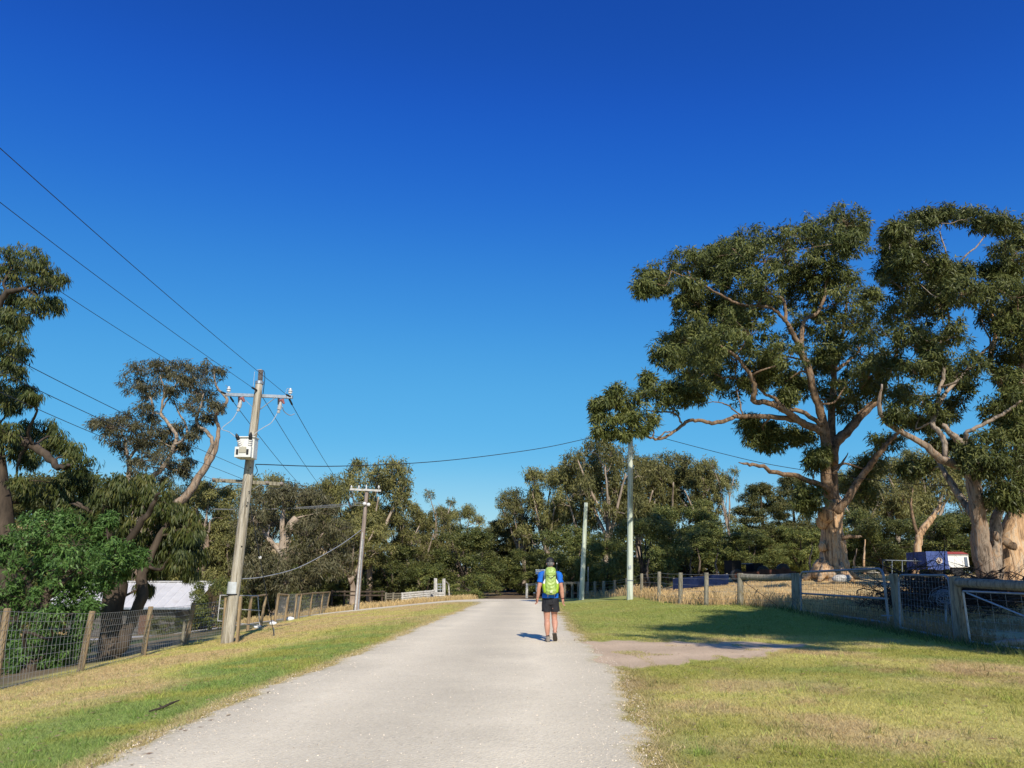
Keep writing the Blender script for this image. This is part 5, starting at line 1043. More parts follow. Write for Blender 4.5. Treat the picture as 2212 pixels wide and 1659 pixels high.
# white pipe gate behind the nearer pole
gb = on(505, 27.0); wg = thing('pipe_gate', gb, 'low white three rail pipe gate half hidden behind the nearer pole', 'gate')
for x1, y1, x2, y2 in ((476, 1286, 557, 1287), (474, 1314, 562, 1319), (470, 1341, 561, 1352)):
    mb = MB(); mb.tube([pt(x1, y1, 26.4), pt(x2, y2, 28.4)], .018, 8); mb.build('rail', M['whitewash'], wg)
for x1, y1, x2, y2, Y in ((476, 1285, 470, 1342, 26.4), (557, 1286, 561, 1353, 28.4)):
    mb = MB(); mb.tube([pt(x1, y1, Y), pt(x2, y2, Y)], .018, 8); mb.build('stile', M['whitewash'], wg)
# netted garden fence on sticks
gb = on(620, 36); gf = thing('garden_fence', gb, 'rough garden fence of grey sticks, top rails and netting beyond the pipe gate', 'fence')
GP = [(543, 1288, 537, 1360, 30.6), (575, 1283, 564, 1351, 32.5), (602, 1282, 594, 1345, 34.5), (623, 1284, 615, 1343, 35.5), (641, 1283, 636, 1335, 38), (650, 1283, 645, 1337, 38.6), (674, 1280, 669, 1329, 42), (697, 1279, 693, 1325, 46), (712, 1278, 705, 1324, 48)]
tt, bb = [], []
for a in GP: tp, bt = pxpost(gf, *a, .06, 'post_tan', n=8); tt.append(tp); bb.append(bt)
for i, j in ((0, 1), (2, 3), (4, 5), (5, 6), (6, 7), (7, 8)):
    mb = MB(); mb.tube([tt[i]+(0, 0, -.03), tt[j]+(0, 0, -.03)], .04, 7, bump=.1); mb.build('top_rail', M['post_tan'], gf)
mh = MB()
for i in range(2, 8):
    for u in np.linspace(0, 1, 14):
        B = bb[i]*(1-u)+bb[i+1]*u; T_ = tt[i]*(1-u)+tt[i+1]*u; mh.tube([T_, B], .006, 3, cap=False)
    for h in np.linspace(0, 1, 8): mh.tube([bb[i]*(1-h)+tt[i]*h, bb[i+1]*(1-h)+tt[i+1]*h], .006, 3, cap=False)
mh.build('wire_netting', M['wire'], gf)
for (x, y, Y, s), nm in zip(((558, 1341, 31.4, .19), (591, 1331, 33.2, .20), (628, 1328, 36.5, .24)), ('nearest', 'middle', 'farthest')):
    p = on(x, Y); mb = MB(); mb.ball(p+(0, 0, s*.36), (s*.72, s*.5, s*.42), 12, 8); mb.ball(p+(s*.55, 0, s*.42), (s*.3, s*.26, s*.26), 8, 6)
    setp(mb.build('sack', M['white'], None, p, smooth=True), nm+' of three small white sacks on grass by the garden fence', 'sack', 'white sacks by the garden fence')
# ------------------------------------------------------------------ stock ramp and yards
YB = 57.0; rb = on(905, YB); rf = thing('rail_fence', rb, 'weathered white four rail stock yard fence beyond the side track', 'fence')
for i, x in enumerate((869, 886, 904, 921, 936)):
    pxpost(rf, x, 1280-5.5*i/4*1.1, x, 1297, YB+i*.5, .09, 'whitewash', n=6)
for k_ in range(4):
    mb = MB(); mb.bar(pt(867, 1282+k_*4.6, YB-.12), pt(939, 1276+k_*4.2, YB+1.9), .04, .11); mb.build('rail', M['whitewash'], rf)
for k_ in range(3):
    mb = MB(); mb.bar(pt(833, 1283+k_*5, YB+1.2), pt(868, 1282+k_*5, YB-.1), .04, .1); mb.build('rail', M['post'], rf)
pxpost(rf, 834, 1280, 834, 1297, YB+1.2, .09, 'post'); pxpost(rf, 850, 1280, 850, 1297, YB+.6, .09, 'post')
rp = thing('loading_ramp', on(950, YB), 'white loading ramp end with two tall posts beside the stock yard fence', 'stock ramp')
pxpost(rp, 941, 1249, 941, 1296, YB, .13, 'whitewash', 'tall_post', 6); pxpost(rp, 959, 1250, 959, 1296, YB, .13, 'whitewash', 'tall_post', 6)
for y in (1281, 1286, 1291): mb = MB(); mb.bar(pt(940, y, YB-.15), pt(960, y, YB-.15), .04, .12); mb.build('board', M['whitewash'], rp)
mb = MB()
for y in (1262, 1268, 1274): mb.tube([pt(944, y, YB+.3), pt(958, y, YB+.3)], .03, 6)
for x in (945, 951, 957): mb.tube([pt(x, 1261, YB+.3), pt(x, 1280, YB+.3)], .03, 6)
mb.build('slide_gate', M['galv'], rp)
mb = MB(); mb.bar(pt(960, 1253, YB), pt(969, 1262, YB+2), .05, .08); mb.bar(pt(969, 1262, YB+2), pt(971, 1290, YB+2), .08, .08); mb.build('side_rail', M['whitewash'], rp)
dkf = thing('rail_fence', on(775, 56), 'dark post and rail fence in tree shade left of the stock yard', 'fence')
for x in (718, 745, 772, 800, 826): pxpost(dkf, x, 1275, x, 1296, 56.5, .08, 'bark_dark', n=7)
for y in (1278, 1286): mb = MB(); mb.bar(pt(712, y, 56.4), pt(832, y, 56.4), .05, .1); mb.build('rail', M['bark_dark'], dkf)
# ------------------------------------------------------------------ shed with pale roof
hx0, hx1, hy0, hy1 = -26.2, -19.9, 47.5, 53.0; hz = tz(-21, 48)-.35
sh = thing('shed', ((hx0+hx1)/2, 50, hz), 'low dark weatherboard shed with pale metal roof behind the left trees', 'shed')
ez = -.42; mb = MB()
for (a, c, nrm) in (((hx0, hy0), (hx1, hy0), (0, -1)), ((hx1, hy0), (hx1, hy1), (1, 0)), ((hx0, hy1), (hx0, hy0), (-1, 0)), ((hx1, hy1), (hx0, hy1), (0, 1))):
    a = np.array(a); c = np.array(c); n_ = np.array(nrm); nb = 9
    for k_ in range(nb):
        z0 = hz+(ez-hz)*k_/nb; z1 = hz+(ez-hz)*(k_+1)/nb; o1 = n_*.035; o0 = n_*.005
        mb.add([(*(a+o1), z0), (*(c+o1), z0), (*(c+o0), z1), (*(a+o0), z1)], [(0, 1, 2, 3)]); mb.add([(*(a+o0), z0), (*(c+o0), z0), (*(c+o1), z0), (*(a+o1), z0)], [(0, 1, 2, 3)])
for x in (hx0, hx1): mb.add([(x, hy0, ez), (x, hy1, ez), (x, (hy0+hy1)/2, .9)], [(0, 1, 2)])
mb.build('wall', noise_mat('weatherboard', [(.3, (.05, .045, .042)), (.6, (.12, .11, .1)), (.8, (.17, .15, .135))], (2, 2, 6), .85), sh)
rm = noise_mat('pale_roof_metal', [(.3, (.5, .48, .46)), (.6, (.62, .6, .58)), (.85, (.5, .46, .42))], (1.2, 1.2, 1.2), .45, 5, .0)
ym = (hy0+hy1)/2; rx0, rx1 = hx0-1.5, hx1+1.1
for s, y0 in ((1, hy0-.45), (-1, hy1+.45)):
    mb = MB(); nx = 90
    xs = np.linspace(rx0, rx1, nx); bm_ = [(x, y0, ez-.06+(.03 if i % 6 == 0 else 0)) for i, x in enumerate(xs)]+[(x, ym, .95+(.03 if i % 6 == 0 else 0)) for i, x in enumerate(xs)]
    mb.add(bm_, [(i, i+1, nx+i+1, nx+i) for i in range(nx-1)]); mb.build('roof', rm, sh)
mb = MB(); mb.bar((rx0, ym, .985), (rx1, ym, .985), .3, .05); mb.build('ridge_cap', rm, sh)
mb = MB(); mb.bar((rx0, hy0-.5, ez-.1), (rx1, hy0-.5, ez-.1), .12, .11); mb.build('gutter', M['galv'], sh)
mb = MB(); mb.box((-21.6, hy0-.06, hz+.9), (.8, .06, 1.3)); dr = mb.build('door', plain('brown_door', (.13, .07, .045), .7), sh)
# ------------------------------------------------------------------ right fence
rfn = thing('post_and_wire_fence', on(1470, 32.5), 'line of round grey timber posts and plain wires along the right roadside', 'fence')
RP = [(1267, 1257, 58), (1285, 1256, 55), (1304, 1255, 52), (1328, 1253, 49), (1354, 1249, 46.5), (1386, 1239, 42), (1424, 1235, 36), (1470, 1237, 32.5), (1526, 1237, 30.5)]
tt = []; bb = []
for x, y, Y in RP:
    tp, bt = pxpost(rfn, x, y, x, 0, Y, .085 if Y < 50 else .1, 'post'); tt.append(tp); bb.append(bt)
tp, bt = pxpost(rfn, 1599, 1238, 1600, 0, 30, .12, 'post', 'strainer_post', 12); tt.append(tp); bb.append(bt)
tp, bt = pxpost(rfn, 1718, 1238, 1721, 0, 28, .15, 'post', 'strainer_post', 12); tt.append(tp); bb.append(bt)
mb = MB(); mb.tube([tt[-2]+(0, 0, -.13), (tt[-2]+tt[-1])/2+(0, 0, -.17), tt[-1]+(0, 0, -.13)], [.11, .115, .125], 12, bump=.05); mb.build('strainer_rail', M['post'], rfn)
mb = MB(); mb.tube([tt[-2]+(.1, -.05, -.3), bb[-1]+(-.6, .1, .1)], .012, 5); mb.build('stay_wire', M['rust'], rfn)
for h in (.2, .42, .62, .82, .95):
    mb = MB()
    for i in range(len(tt)-1):
        a = bb[i]+(tt[i]-bb[i])*h+(0, -.09, 0); c = bb[i+1]+(tt[i+1]-bb[i+1])*h+(0, -.09, 0); mb.tube([a, (a+c)/2+(0, 0, -.015), c], .0045, 4)
    mb.build('wire', M['wire'], rfn)
def pipe_gate(name, label, A, B, A2, B2, r, mat, mids=(), corner=.22, grid=None, gm=None, extra=None):
    """A, B upper corners; A2, B2 lower corners"""
    g_ = thing(name, (A2+B2)/2, label, 'gate'); ux = (B-A)/np.linalg.norm(B-A); dA = (A2-A)/np.linalg.norm(A2-A); dB = (B2-B)/np.linalg.norm(B2-B)
    mb = MB()
    def arc(P0, e1, e2): return [P0+e1*corner*(1-math.sin(t))+e2*corner*(1-math.cos(t)) for t in np.linspace(0, math.pi/2, 7)]
    loop = [A2]+arc(A, ux, dA)[::-1]+arc(B, -ux, dB)+[B2]
    mb.tube(loop, r, 9); mb.build('frame', M[mat], g_)
    mb = MB(); mb.tube([A2, B2], r, 9); mb.build('bottom_rail', M[mat], g_)
    for h in mids: mb = MB(); mb.tube([A+(A2-A)*h, B+(B2-B)*h], r*.85, 9); mb.build('rail', M[mat], g_)
    if grid:
        mb = MB(); L = np.linalg.norm(B-A); n = int(L/grid[0])
        for j in range(1, n): u = j/n; mb.tube([A+(B-A)*u, A2+(B2-A2)*u], grid[2], 3, cap=False)
        m = int(np.linalg.norm(A2-A)/grid[1])
        for j in range(1, m): h = j/m; mb.tube([A+(A2-A)*h, B+(B2-B)*h], grid[2], 3, cap=False)
        mb.build('wire_mesh', M[gm], g_)
    if extra: mb = MB(); mb.tube([A+(A2-A)*extra[0]+(B-A)*.03, A+(A2-A)*extra[1]+(B-A)*.97], r*.9, 8); mb.build('brace', M[mat], g_)
    return g_
A, B = pt(1729, 1236, 27.6), pt(1907, 1228, 22.0); A2 = pt(1731, 1318, 27.6); B2 = pt(1920, 1346, 22.0)
pipe_gate('farm_gate', 'long grey pipe farm gate with rusty square mesh left of brush pile', A, B, A2, B2, .036, 'galv_dull', (.56,), .25, (.125, .11, .0042), 'rust')
t = thing('gate_post', on(1944, 21.2), 'weathered grey round gate post between the long farm gate and walkway gate', 'gate post'); pxpost(t, 1930, 1239, 1944, 0, 21.2, .11, 'post', 'post', 12)
for y in (1262, 1330): mb = MB(); p = pt(1928, y, 21.3); mb.tube([p+(-.25, .1, 0), p], .018, 6); mb.build('hinge', M['galv_dull'], t)
A, B = pt(1941, 1242, 20.9), pt(2049, 1243, 18.3); A2 = pt(1945, 1356, 20.9); B2 = pt(2063, 1380, 18.3)
pipe_gate('walkway_gate', 'narrow rounded grey pipe gate in shade in front of the brush pile', A, B, A2, B2, .028, 'galv_dull', (), .2, (.16, .14, .003), 'galv_dull')
lr = thing('log_rail_fence', on(2072, 18), 'heavy log top rail on a thick squared post at the right edge', 'fence')
tp, bt = pxpost(lr, 2062, 1245, 2074, 0, 18.0, .125, 'post', 'post', 8)
L2 = np.array([10.25, 12.6, tz(10.25, 12.6)]); e = L2+(0, 0, 1.33)
mb = MB(); mb.tube([tp+(.0, .1, -.13), tp*.6+e*.4+(0, 0, -.14), e+(0, 0, -.05)], [.10, .105, .12], 14, bump=.06); mb.build('log_rail', M['post'], lr)
mb = MB(); mb.tube([L2+(0, 0, -.3), e], .12, 10); mb.build('post', M['post'], lr)
mb = MB(); mb.tube([on(2088, 17.6)+(0, 0, -.1), pt(2078, 1288, 17.9)], .05, 8, bump=.1); mb.build('prop_stake', M['post_tan'], lr)
mb = MB(); mb.tube([on(2080, 17.7)+(0, 0, -.1), pt(2072, 1292, 17.95)], .035, 8, bump=.1); mb.build('prop_stake', M['post_tan'], lr)
A, A2 = pt(2080, 1277, 17.6), pt(2096, 1386, 17.6); B = np.array([10.2, 13.0, A[2]-.02]); B2 = np.array([10.2, 13.0, A2[2]])
pipe_gate('field_gate', 'pale pipe gate with diagonal brace under the log rail at the right edge', A, B, A2, B2, .022, 'galv', (), .03, (.42, .15, .003), 'wire', (.03, .97))
# ------------------------------------------------------------------ paddock things
# blue corrugated panel
pb = on(1515, 42); cp = thing('corrugated_panel', pb, 'long low blue corrugated iron panel standing in the dry paddock', 'iron panel')
A, B = pt(1454, 1250, 44), pt(1574, 1240, 40.5); A2, B2 = pt(1454, 1273, 44), pt(1574, 1263, 40.5); nn = np.cross(B-A, (0, 0, 1)); nn /= np.linalg.norm(nn); nn *= -1 if nn[1] > 0 else 1
m_ = 60; vs = []
for i in range(m_+1):
    h = i/m_; o_ = nn*.022*math.sin(h*2*math.pi*10); vs += [A+(A2-A)*h+o_, B+(B2-B)*h+o_]
mb = MB(); mb.add(vs, [(2*i, 2*i+1, 2*i+3, 2*i+2) for i in range(m_)]); mb.build('sheet', plain('blue_steel', (.05, .085, .22), .4, .2, .5, .25, 3), cp)
for u in (.02, .36, .68, .98): mb = MB(); q = A2+(B2-A2)*u; mb.tube([q+(0, .12, -.25), A+(B-A)*u+(0, .12, .04)], .05, 8); mb.build('post', M['post'], cp)
# rusty flat trailer
YT = 43.5; rt = thing('flat_trailer', on(1650, YT), 'old rusty flat trailer with tall dark end boards in the paddock shade', 'trailer')
rustm = plain('rusty_steel', (.14, .055, .035), .8, .1, .3, .3, 3); dkm = plain('dark_board', (.02, .019, .018), .85, 0, .1)
mb = MB(); a, c = pt(1580, 1240, YT), pt(1708, 1238, YT); mb.bar(a, c, 1.7, .22); mb.build('tray', rustm, rt)
mb = MB(); mb.bar(pt(1640, 1234, YT-.84), pt(1708, 1233, YT-.84), .05, .2); mb.build('side_board', rustm, rt)
mb = MB(); q = pt(1583, 1231, YT); mb.box(q+(0, 0, .05), (.5, 1.6, .9)); mb.build('end_board', dkm, rt)
mb = MB(); q = pt(1630, 1229, YT); mb.box(q, (.5, 1.5, .62)); mb.build('end_board', dkm, rt)
mb = MB(); mb.tube([pt(1592, 1218, YT-.5), pt(1640, 1217, YT-.5), pt(1645, 1238, YT-.5)], .03, 6); mb.build('hoop', M['galv_dull'], rt)
for x in (1592, 1649, 1693):
    q = pt(x, 1251, YT-.75); q[2] = tz(q[0], q[1])+.33; mb = MB(); mb.lathe(q+(0, -.1, 0), q+(0, .1, 0), [(0, .18), (0.01, .3), (.15, .34), (.85, .34), (.99, .3), (1, .18)], 18); w = mb.build('wheel', M['black'], rt)
    mb = MB(); mb.lathe(q+(0, -.11, 0), q+(0, .0, 0), [(0, .05), (.1, .17), (1, .17)], 14); mb.build('rim', rustm, rt)
# van under blue tarpaulin
YV = 42.0; x0 = (2005-CX)/1711*YV; x1 = (2051-CX)/1711*YV; x2 = (2097-CX)/1711*YV; zg = tz(22, 42); zt = pt(2005, 1191, YV)[2]
vn = thing('trailer_van', ((x0+x2)/2, YV+1, zg), 'white trailer van with red roof edge half wrapped in blue tarpaulin', 'van')
mb = MB(); mb.box(((x0+x2)/2+.02, YV+1.02, (zt-.14+zg+.45)/2), (x2-x0-.02, 1.96, zt-.16-zg-.45), bev=.03); bd = mb.build('body', M['white'], vn)
mb = MB(); xa, xb = x1-.3, x2+.03; ya, yb = YV-.02, YV+2.06; zz = zt-.145
mb.add([(xa, ya, zz), (xb, ya, zz), (xb, yb, zz), (xa, yb, zz), (xa, ya+.3, zz+.13), (xb-.18, ya+.3, zz+.13), (xb-.18, yb-.3, zz+.13), (xa, yb-.3, zz+.13)], [(0, 1, 5, 4), (1, 2, 6, 5), (2, 3, 7, 6), (4, 5, 6, 7), (3, 0, 4, 7), (3, 2, 1, 0)]); mb.build('roof', plain('red_roof', (.36, .07, .045), .55), vn)
mb = MB(); mb.box((x2-.16, YV+.025, zt-.55), (.16, .03, .5), bev=.004); mb.build('window', plain('dark_window', (.12, .15, .2), .2), vn)
mb = MB(); mb.box(((x1+x2)/2, YV+.02, zt-.2), (x2-x1, .04, .035)); mb.build('gutter_strip', M['whitewash'], vn)
for x in (x0+.6, x2-.6):
    q = np.array([x, YV+.25, tz(x, YV)+.3]); mb = MB(); mb.lathe(q+(0, -.1, 0), q+(0, .1, 0), [(0, .16), (.01, .27), (.15, .31), (.85, .31), (.99, .27), (1, .16)], 16); mb.build('wheel', M['black'], vn)
tarp = noise_mat('blue_tarpaulin', [(.3, (.028, .05, .16)), (.55, (.05, .085, .26)), (.75, (.075, .12, .33))], (2.5, 2.5, 1.2), .5, 4, .35)
gx_, gz_ = 22, 16; mb = MB(); vs = []; fs = []
def tarp_face(P0, P1, zt_, zb_, nrm):
    vs = []
    for j in range(gz_+1):
        for i in range(gx_+1):
            u, v = i/gx_, j/gz_; p = np.array(P0)*(1-u)+np.array(P1)*u
            w = .03*math.sin(u*17+v*3)*v+.02*math.sin(u*7-v*5)*v; vs.append((p[0]+nrm[0]*(.03+w), p[1]+nrm[1]*(.03+w), zt_*(1-v)+zb_*v+.03*math.sin(u*9)*v))
    return vs, [(j*(gx_+1)+i, j*(gx_+1)+i+1, (j+1)*(gx_+1)+i+1, (j+1)*(gx_+1)+i) for j in range(gz_) for i in range(gx_)]
mb.add(*tarp_face((x0-.03, YV-.02), (x1, YV-.02), zt, zg+.35, (0, -1))); mb.add(*tarp_face((x0-.03, YV+2.0), (x0-.03, YV-.02), zt-.02, zg+.35, (-1, 0)))
mb.add([(x0-.06, YV-.05, zt), (x1, YV-.05, zt), (x1, YV+2.02, zt-.02), (x0-.06, YV+2.02, zt-.02)], [(0, 1, 2, 3)])
tp_ = mb.build('tarpaulin', tarp, None, ((x0+x1)/2, YV, zg)); setp(tp_, 'dark blue tarpaulin printed with round emblems draped over the white van', 'tarpaulin')
def emblem(c, nx_):
    # round badge: pale ring, tan ring, dark disc, letter L
    ux = np.array([1, 0, 0]) if nx_ == 0 else np.array([0, -1.0, 0]); uz = np.array([0, 0, 1.0]); nv = np.array([0, -1.0, 0]) if nx_ == 0 else np.array([-1.0, 0, 0])
    for i, (r0, r1, mt) in enumerate(((0, .165, 'white'), (.02, .135, 'eb_tan'), (0, .098, 'white'), (0, .085, 'eb_dark'))):
        mb = MB(); q = c+nv*(.012*(i+1)); P = [q]; n = 28
        vs = [q]+[q+ux*math.cos(t)*r1+uz*math.sin(t)*r1 for t in np.linspace(0, 2*math.pi, n, endpoint=False)]
        mb.add(vs, [(0, 1+k_, 1+(k_+1) % n) for k_ in range(n)]); mb.build('emblem_disc', M[mt], tp_)
    q = c+nv*.065; mb = MB()
    for (a0, b0, a1, b1) in ((-.035, -.055, -.01, .06), (-.01, -.055, .04, -.03)):
        mb.add([q+ux*a0+uz*b0, q+ux*a1+uz*b0, q+ux*a1+uz*b1, q+ux*a0+uz*b1], [(0, 1, 2, 3)])
    mb.build('emblem_letter', M['white'], tp_)
M['eb_tan'] = plain('emblem_tan', (.42, .27, .2), .5); M['eb_dark'] = plain('emblem_dark', (.16, .07, .1), .5)
ORG[tp_] = np.array([(x0+x1)/2, YV, zg]); emblem(np.array([(2030-CX)/1711*YV, YV-.10, pt(2030, 1211, YV)[2]]), 0); emblem(np.array([x0-.11, YV+1.0, pt(1986, 1212, YV+1)[2]]), 1)
# brush pile
def twigs(c, sx, sy, sz, n, seed, rmax=.03, lmin=.6, lmax=2.4):
    r = np.random.default_rng(seed); mb = MB()
    for i in range(n):
        p = np.array(c)+r.normal(size=3)*np.array([sx, sy, 0])*.5; u = math.exp(-((p[0]-c[0])/sx)**2-((p[1]-c[1])/sy)**2)
        p[2] = tz(p[0], p[1])+sz*u*r.random()**.7; d = r.normal(size=3)*np.array([1, 1, .45]); d /= np.linalg.norm(d); L = lmin+(lmax-lmin)*r.random()**1.6
        k_ = r.normal(size=3)*.12*L; e = p+d*L; e[2] = max(e[2], tz(e[0], e[1])+.02); s_ = p-d*L*.3; s_[2] = max(s_[2], tz(s_[0], s_[1])-.02)
        r0 = .006+rmax*r.random()**3; P, rr = crom([s_, p+k_, (p+e)/2+k_*.5, e], [r0, r0*.8, r0*.5, .003], 2); mb.tube(P, rr, 4, cap=False)
        for _ in range(2):
            q = (p+e)/2+k_*.4; f = q+r.normal(size=3)*.25*L*.8; mb.tube([q, (q+f)/2+r.normal(size=3)*.03, f], [r0*.4, r0*.3, .002], 3, cap=False)
    return mb
c = np.array([(2005-CX)/1711*26.5, 26.5, 0]); c[2] = tz(c[0], c[1])
mb = twigs(c, 1.9, 1.2, 1.25, 620, 5); mb2 = twigs(c+(2.6, 1.0, 0), 1.7, 1.1, 1.1, 420, 6); mb.v += mb2.v; o_ = sum(len(v) for v in mb.v[:-len(mb2.v)]); mb.f += [tuple(i+o_ for i in f) for f in mb2.f]
for lst in ([(2130, 1250), (2105, 1222), (2070, 1208), (2020, 1200)], [(2090, 1245), (2065, 1215), (2040, 1190)], [(2120, 1240), (2090, 1200), (2075, 1180)], [(1960, 1255), (1935, 1235), (1915, 1228)], [(2080, 1240), (2050, 1222), (2030, 1216), (2000, 1205)]):
    P, rr = crom(pl(26.2, lst), np.linspace(.035, .008, len(lst)), 4); mb.tube(P, rr, 5)
setp(mb.build('brush_pile', plain('dead_brush', (.075, .055, .045), .9, 0, .1, .5, 3), None, c), 'big dark heap of dead branches behind the narrow walkway gate', 'brush pile')
mb = MB(); r = np.random.default_rng(9); q0 = pt(2043, 1290, 22.5)
for i in range(26):
    ph = r.random()*6.28; R_ = .22+.2*r.random(); ax = r.normal(size=3); ax /= np.linalg.norm(ax); e1 = np.cross(ax, (0, 0, 1)); e1 /= np.linalg.norm(e1); e2 = np.cross(ax, e1)
    mb.tube([q0+R_*(math.cos(t)*e1+math.sin(t)*e2*.7)+r.normal(size=3)*.01 for t in np.linspace(ph, ph+4+2*r.random(), 14)], .006, 4, cap=False)
mb.tube([on(2043, 22.5)+(0, 0, -.05), q0+(0, 0, -.1)], .03, 6); setp(mb.build('wire_tangle', M['galv_dull'], None, on(2043, 22.5)), 'grey tangle of coiled wire in front of the brush pile', 'wire coil')
# odds and ends
p = on(1823, 35.6); mb = MB(); mb.ball(p+(0, 0, .14), (.42, .25, .2), 12, 8); mb.ball(p+(.32, 0, .2), (.16, .16, .13), 8, 6); setp(mb.build('sack', M['whitewash'], None, p, smooth=True), 'pale sack lying at the foot of the huge gum trunk', 'sack')
st = thing('timber_stack', on(1878, 43), 'low stack of pale sawn timbers right of the huge gum trunk', 'timber'); r = np.random.default_rng(4)
for i in range(7):
    a = on(1846, 43+.2*(i % 3)); c_ = on(1910, 42.6+.2*(i % 3)); z = .08+.12*(i//3)+.16; mb = MB(); mb.bar(a+(r.random()*.4, 0, z), c_+(-r.random()*.5, 0, z+r.normal()*.03), .14, .07); mb.build('board', M['whitewash' if i % 3 else 'post'], st)
for u in (.2, .8):
    a = on(1846+64*u, 43); mb = MB(); mb.box(a+(0, .1, .09), (.1, .9, .2)); mb.build('bearer', M['post'], st)
fr = thing('pipe_railing', on(1930, 40), 'thin pipe railing standing left of the blue covered van', 'railing')
for lst in ([(1907, 1258), (1907, 1210), (1990, 1212)], [(1927, 1211), (1927, 1255)], [(1949, 1211), (1949, 1255)]): mb = MB(); mb.tube(pl(40, lst), .022, 6); mb.build('pipe', M['galv_dull'], fr)
for lst, nm, rr_, Yl in (([(1262, 1271), (1300, 1266), (1345, 1261), (1372, 1258)], 'long pale fallen log lying behind the right fence posts', [.28, .3, .26, .18], 62), ([(2145, 1384), (2185, 1368), (2240, 1352)], 'grey fallen log lying in shade under the pale field gate', [.08, .1, .1], 16.6)):
    P, rr = crom(pl(Yl, lst), rr_, 4); 
    P[:, 2] = terr(P[:, 0], P[:, 1])+rr*.8
    mb = MB(); mb.tube(P, rr, 10, bump=.2); setp(mb.build('fallen_log', M['bark_far'], None, P[0]), nm, 'log')
a, c_, e = gp(322, 1541), gp(350, 1534), gp(386, 1524); mb = MB(); P, rr = crom([a+(0, 0, .02), c_+(0, 0, .03), (c_+e)/2+(0, .02, .05), e+(0, 0, .06)], [.012, .018, .014, .006], 4); mb.tube(P, rr, 6, bump=.3); mb.tube([c_+(0, 0, .03), c_+(-.1, .12, .05)], [.01, .004], 5)
setp(mb.build('stick', M['bark_dark'], None, a), 'short dead stick lying on the green grass at lower left', 'stick')
# signs and posts near the end of the road
YS = 59.0; ft = thing('rail_barrier', on(1140, YS), 'pale post with a single rail at the road end left of the man', 'barrier')
pxpost(ft, 1138.5, 1260, 1137.5, 0, YS, .1, 'whitewash', n=6); mb = MB(); mb.bar(pt(1137, 1264, YS+.1), pt(1186, 1258, YS+.1), .1, .16); mb.build('rail', M['post'], ft)
f2 = thing('rail_barrier', on(1243, YS), 'grey post and rail barrier just right of the walking man', 'barrier')
for x in (1220, 1236, 1250): pxpost(f2, x, 1257.5, x, 0, YS, .13 if x == 1250 else .1, 'post', n=6)
mb = MB(); mb.bar(pt(1206, 1260, YS+.12), pt(1252, 1258.5, YS+.12), .1, .16); mb.build('rail', M['post'], f2)
sg = thing('notice_sign', on(1162, YS-.4), 'small white printed notice on a post left of the man', 'sign')
c1, c2 = pt(1157.5, 1261, YS-.4), pt(1167.5, 1278.5, YS-.4); mb = MB(); mb.box((c1+c2)/2, (abs(c2[0]-c1[0]), .02, abs(c2[2]-c1[2]))); mb.build('panel', M['white'], sg)
mb = MB(); q = pt(1160, 1278, YS-.36); mb.tube([q+(0, .03, .5), np.array([q[0], q[1]+.03, tz(q[0], q[1])-.2])], .035, 6); mb.build('post', M['white'], sg)
mb = MB(); w_ = abs(c2[0]-c1[0]); zc = c1[2]
for dz, u, h in ((-.05, .6, .03), (-.11, .75, .03), (-.2, .65, .05), (-.32, .3, .12), (-.47, .5, .07)): mb.box(((c1[0]+c2[0])/2-.02, YS-.414, zc+dz), (w_*u, .006, h))
mb.build('print', plain('grey_print', (.2, .2, .22), .7), sg)
bs = thing('street_sign', on(1184, YS-.8), 'street name blade sign with white upper half and blue lower half above the notice', 'sign')
mb = MB(); q = on(1184, YS-.8); zt_ = pt(1184, 1228, YS-.8)[2]; mb.tube([q+(0, 0, -.2), (q[0], q[1], zt_)], .03, 8); mb.build('post', M['galv'], bs)
for y0, y1, mt, px1 in ((1230, 1235.3, 'white', 1180), (1235.6, 1240.5, 'sign_blue', 1180)):
    c1, c2 = pt(1157, y0, YS-.8), pt(px1+4, y1, YS-.8); mb = MB(); mb.box((c1+c2)/2, (abs(c2[0]-c1[0]), .02, abs(c2[2]-c1[2]))); M.setdefault('sign_blue', plain('sign_blue', (.2, .33, .62), .5)); bl = mb.build('blade', M[mt], bs)
    mb = MB(); cc = (c1+c2)/2
    for i in range(8): mb.box((c1[0]+.1+i*.082, YS-.812, cc[2]), (.05, .005, .07))
    M.setdefault('sign_ink', plain('sign_ink', (.35, .38, .42), .7)); M.setdefault('sign_ink2', plain('sign_ink2', (.6, .66, .76), .7)); mb.build('lettering', M['sign_ink' if mt == 'white' else 'sign_ink2'], bs)
mb = MB(); q = on(1154.5, YS+.2); mb.tube([q+(0, 0, -.2), q+(0, 0, .30), q+(0, 0, .36)], .09, 9); t = thing('bollard', q, 'short brown bollard with white top beside the notice sign', 'bollard'); mb.build('post', plain('brown_bollard', (.36, .2, .12), .8), t)
mb = MB(); mb.tube([q+(0, 0, .36), q+(0, 0, .44)], .092, 9); mb.build('cap', M['white'], t)
q = on(1270, 57); mb = MB(); mb.tube([q+(0, 0, -.2), pt(1270.5, 1224, 57)], .035, 8); setp(mb.build('metal_stake', M['galv'], None, q), 'tall thin galvanised stake at the far end of the right fence', 'stake')
# pale path by the shed
pc = lambda u: np.array((-24+13*u, 43.5+2.0*u)); me = strip('concrete_path', lambda u: pc(u)+(0, .7), lambda u: pc(u)-(0, .7), np.linspace(0, 1, 50), 6, 0.03, None)
o = link_mesh('concrete_path', me, plain('path_concrete', (.42, .4, .37), .9)); o['kind'] = 'structure'
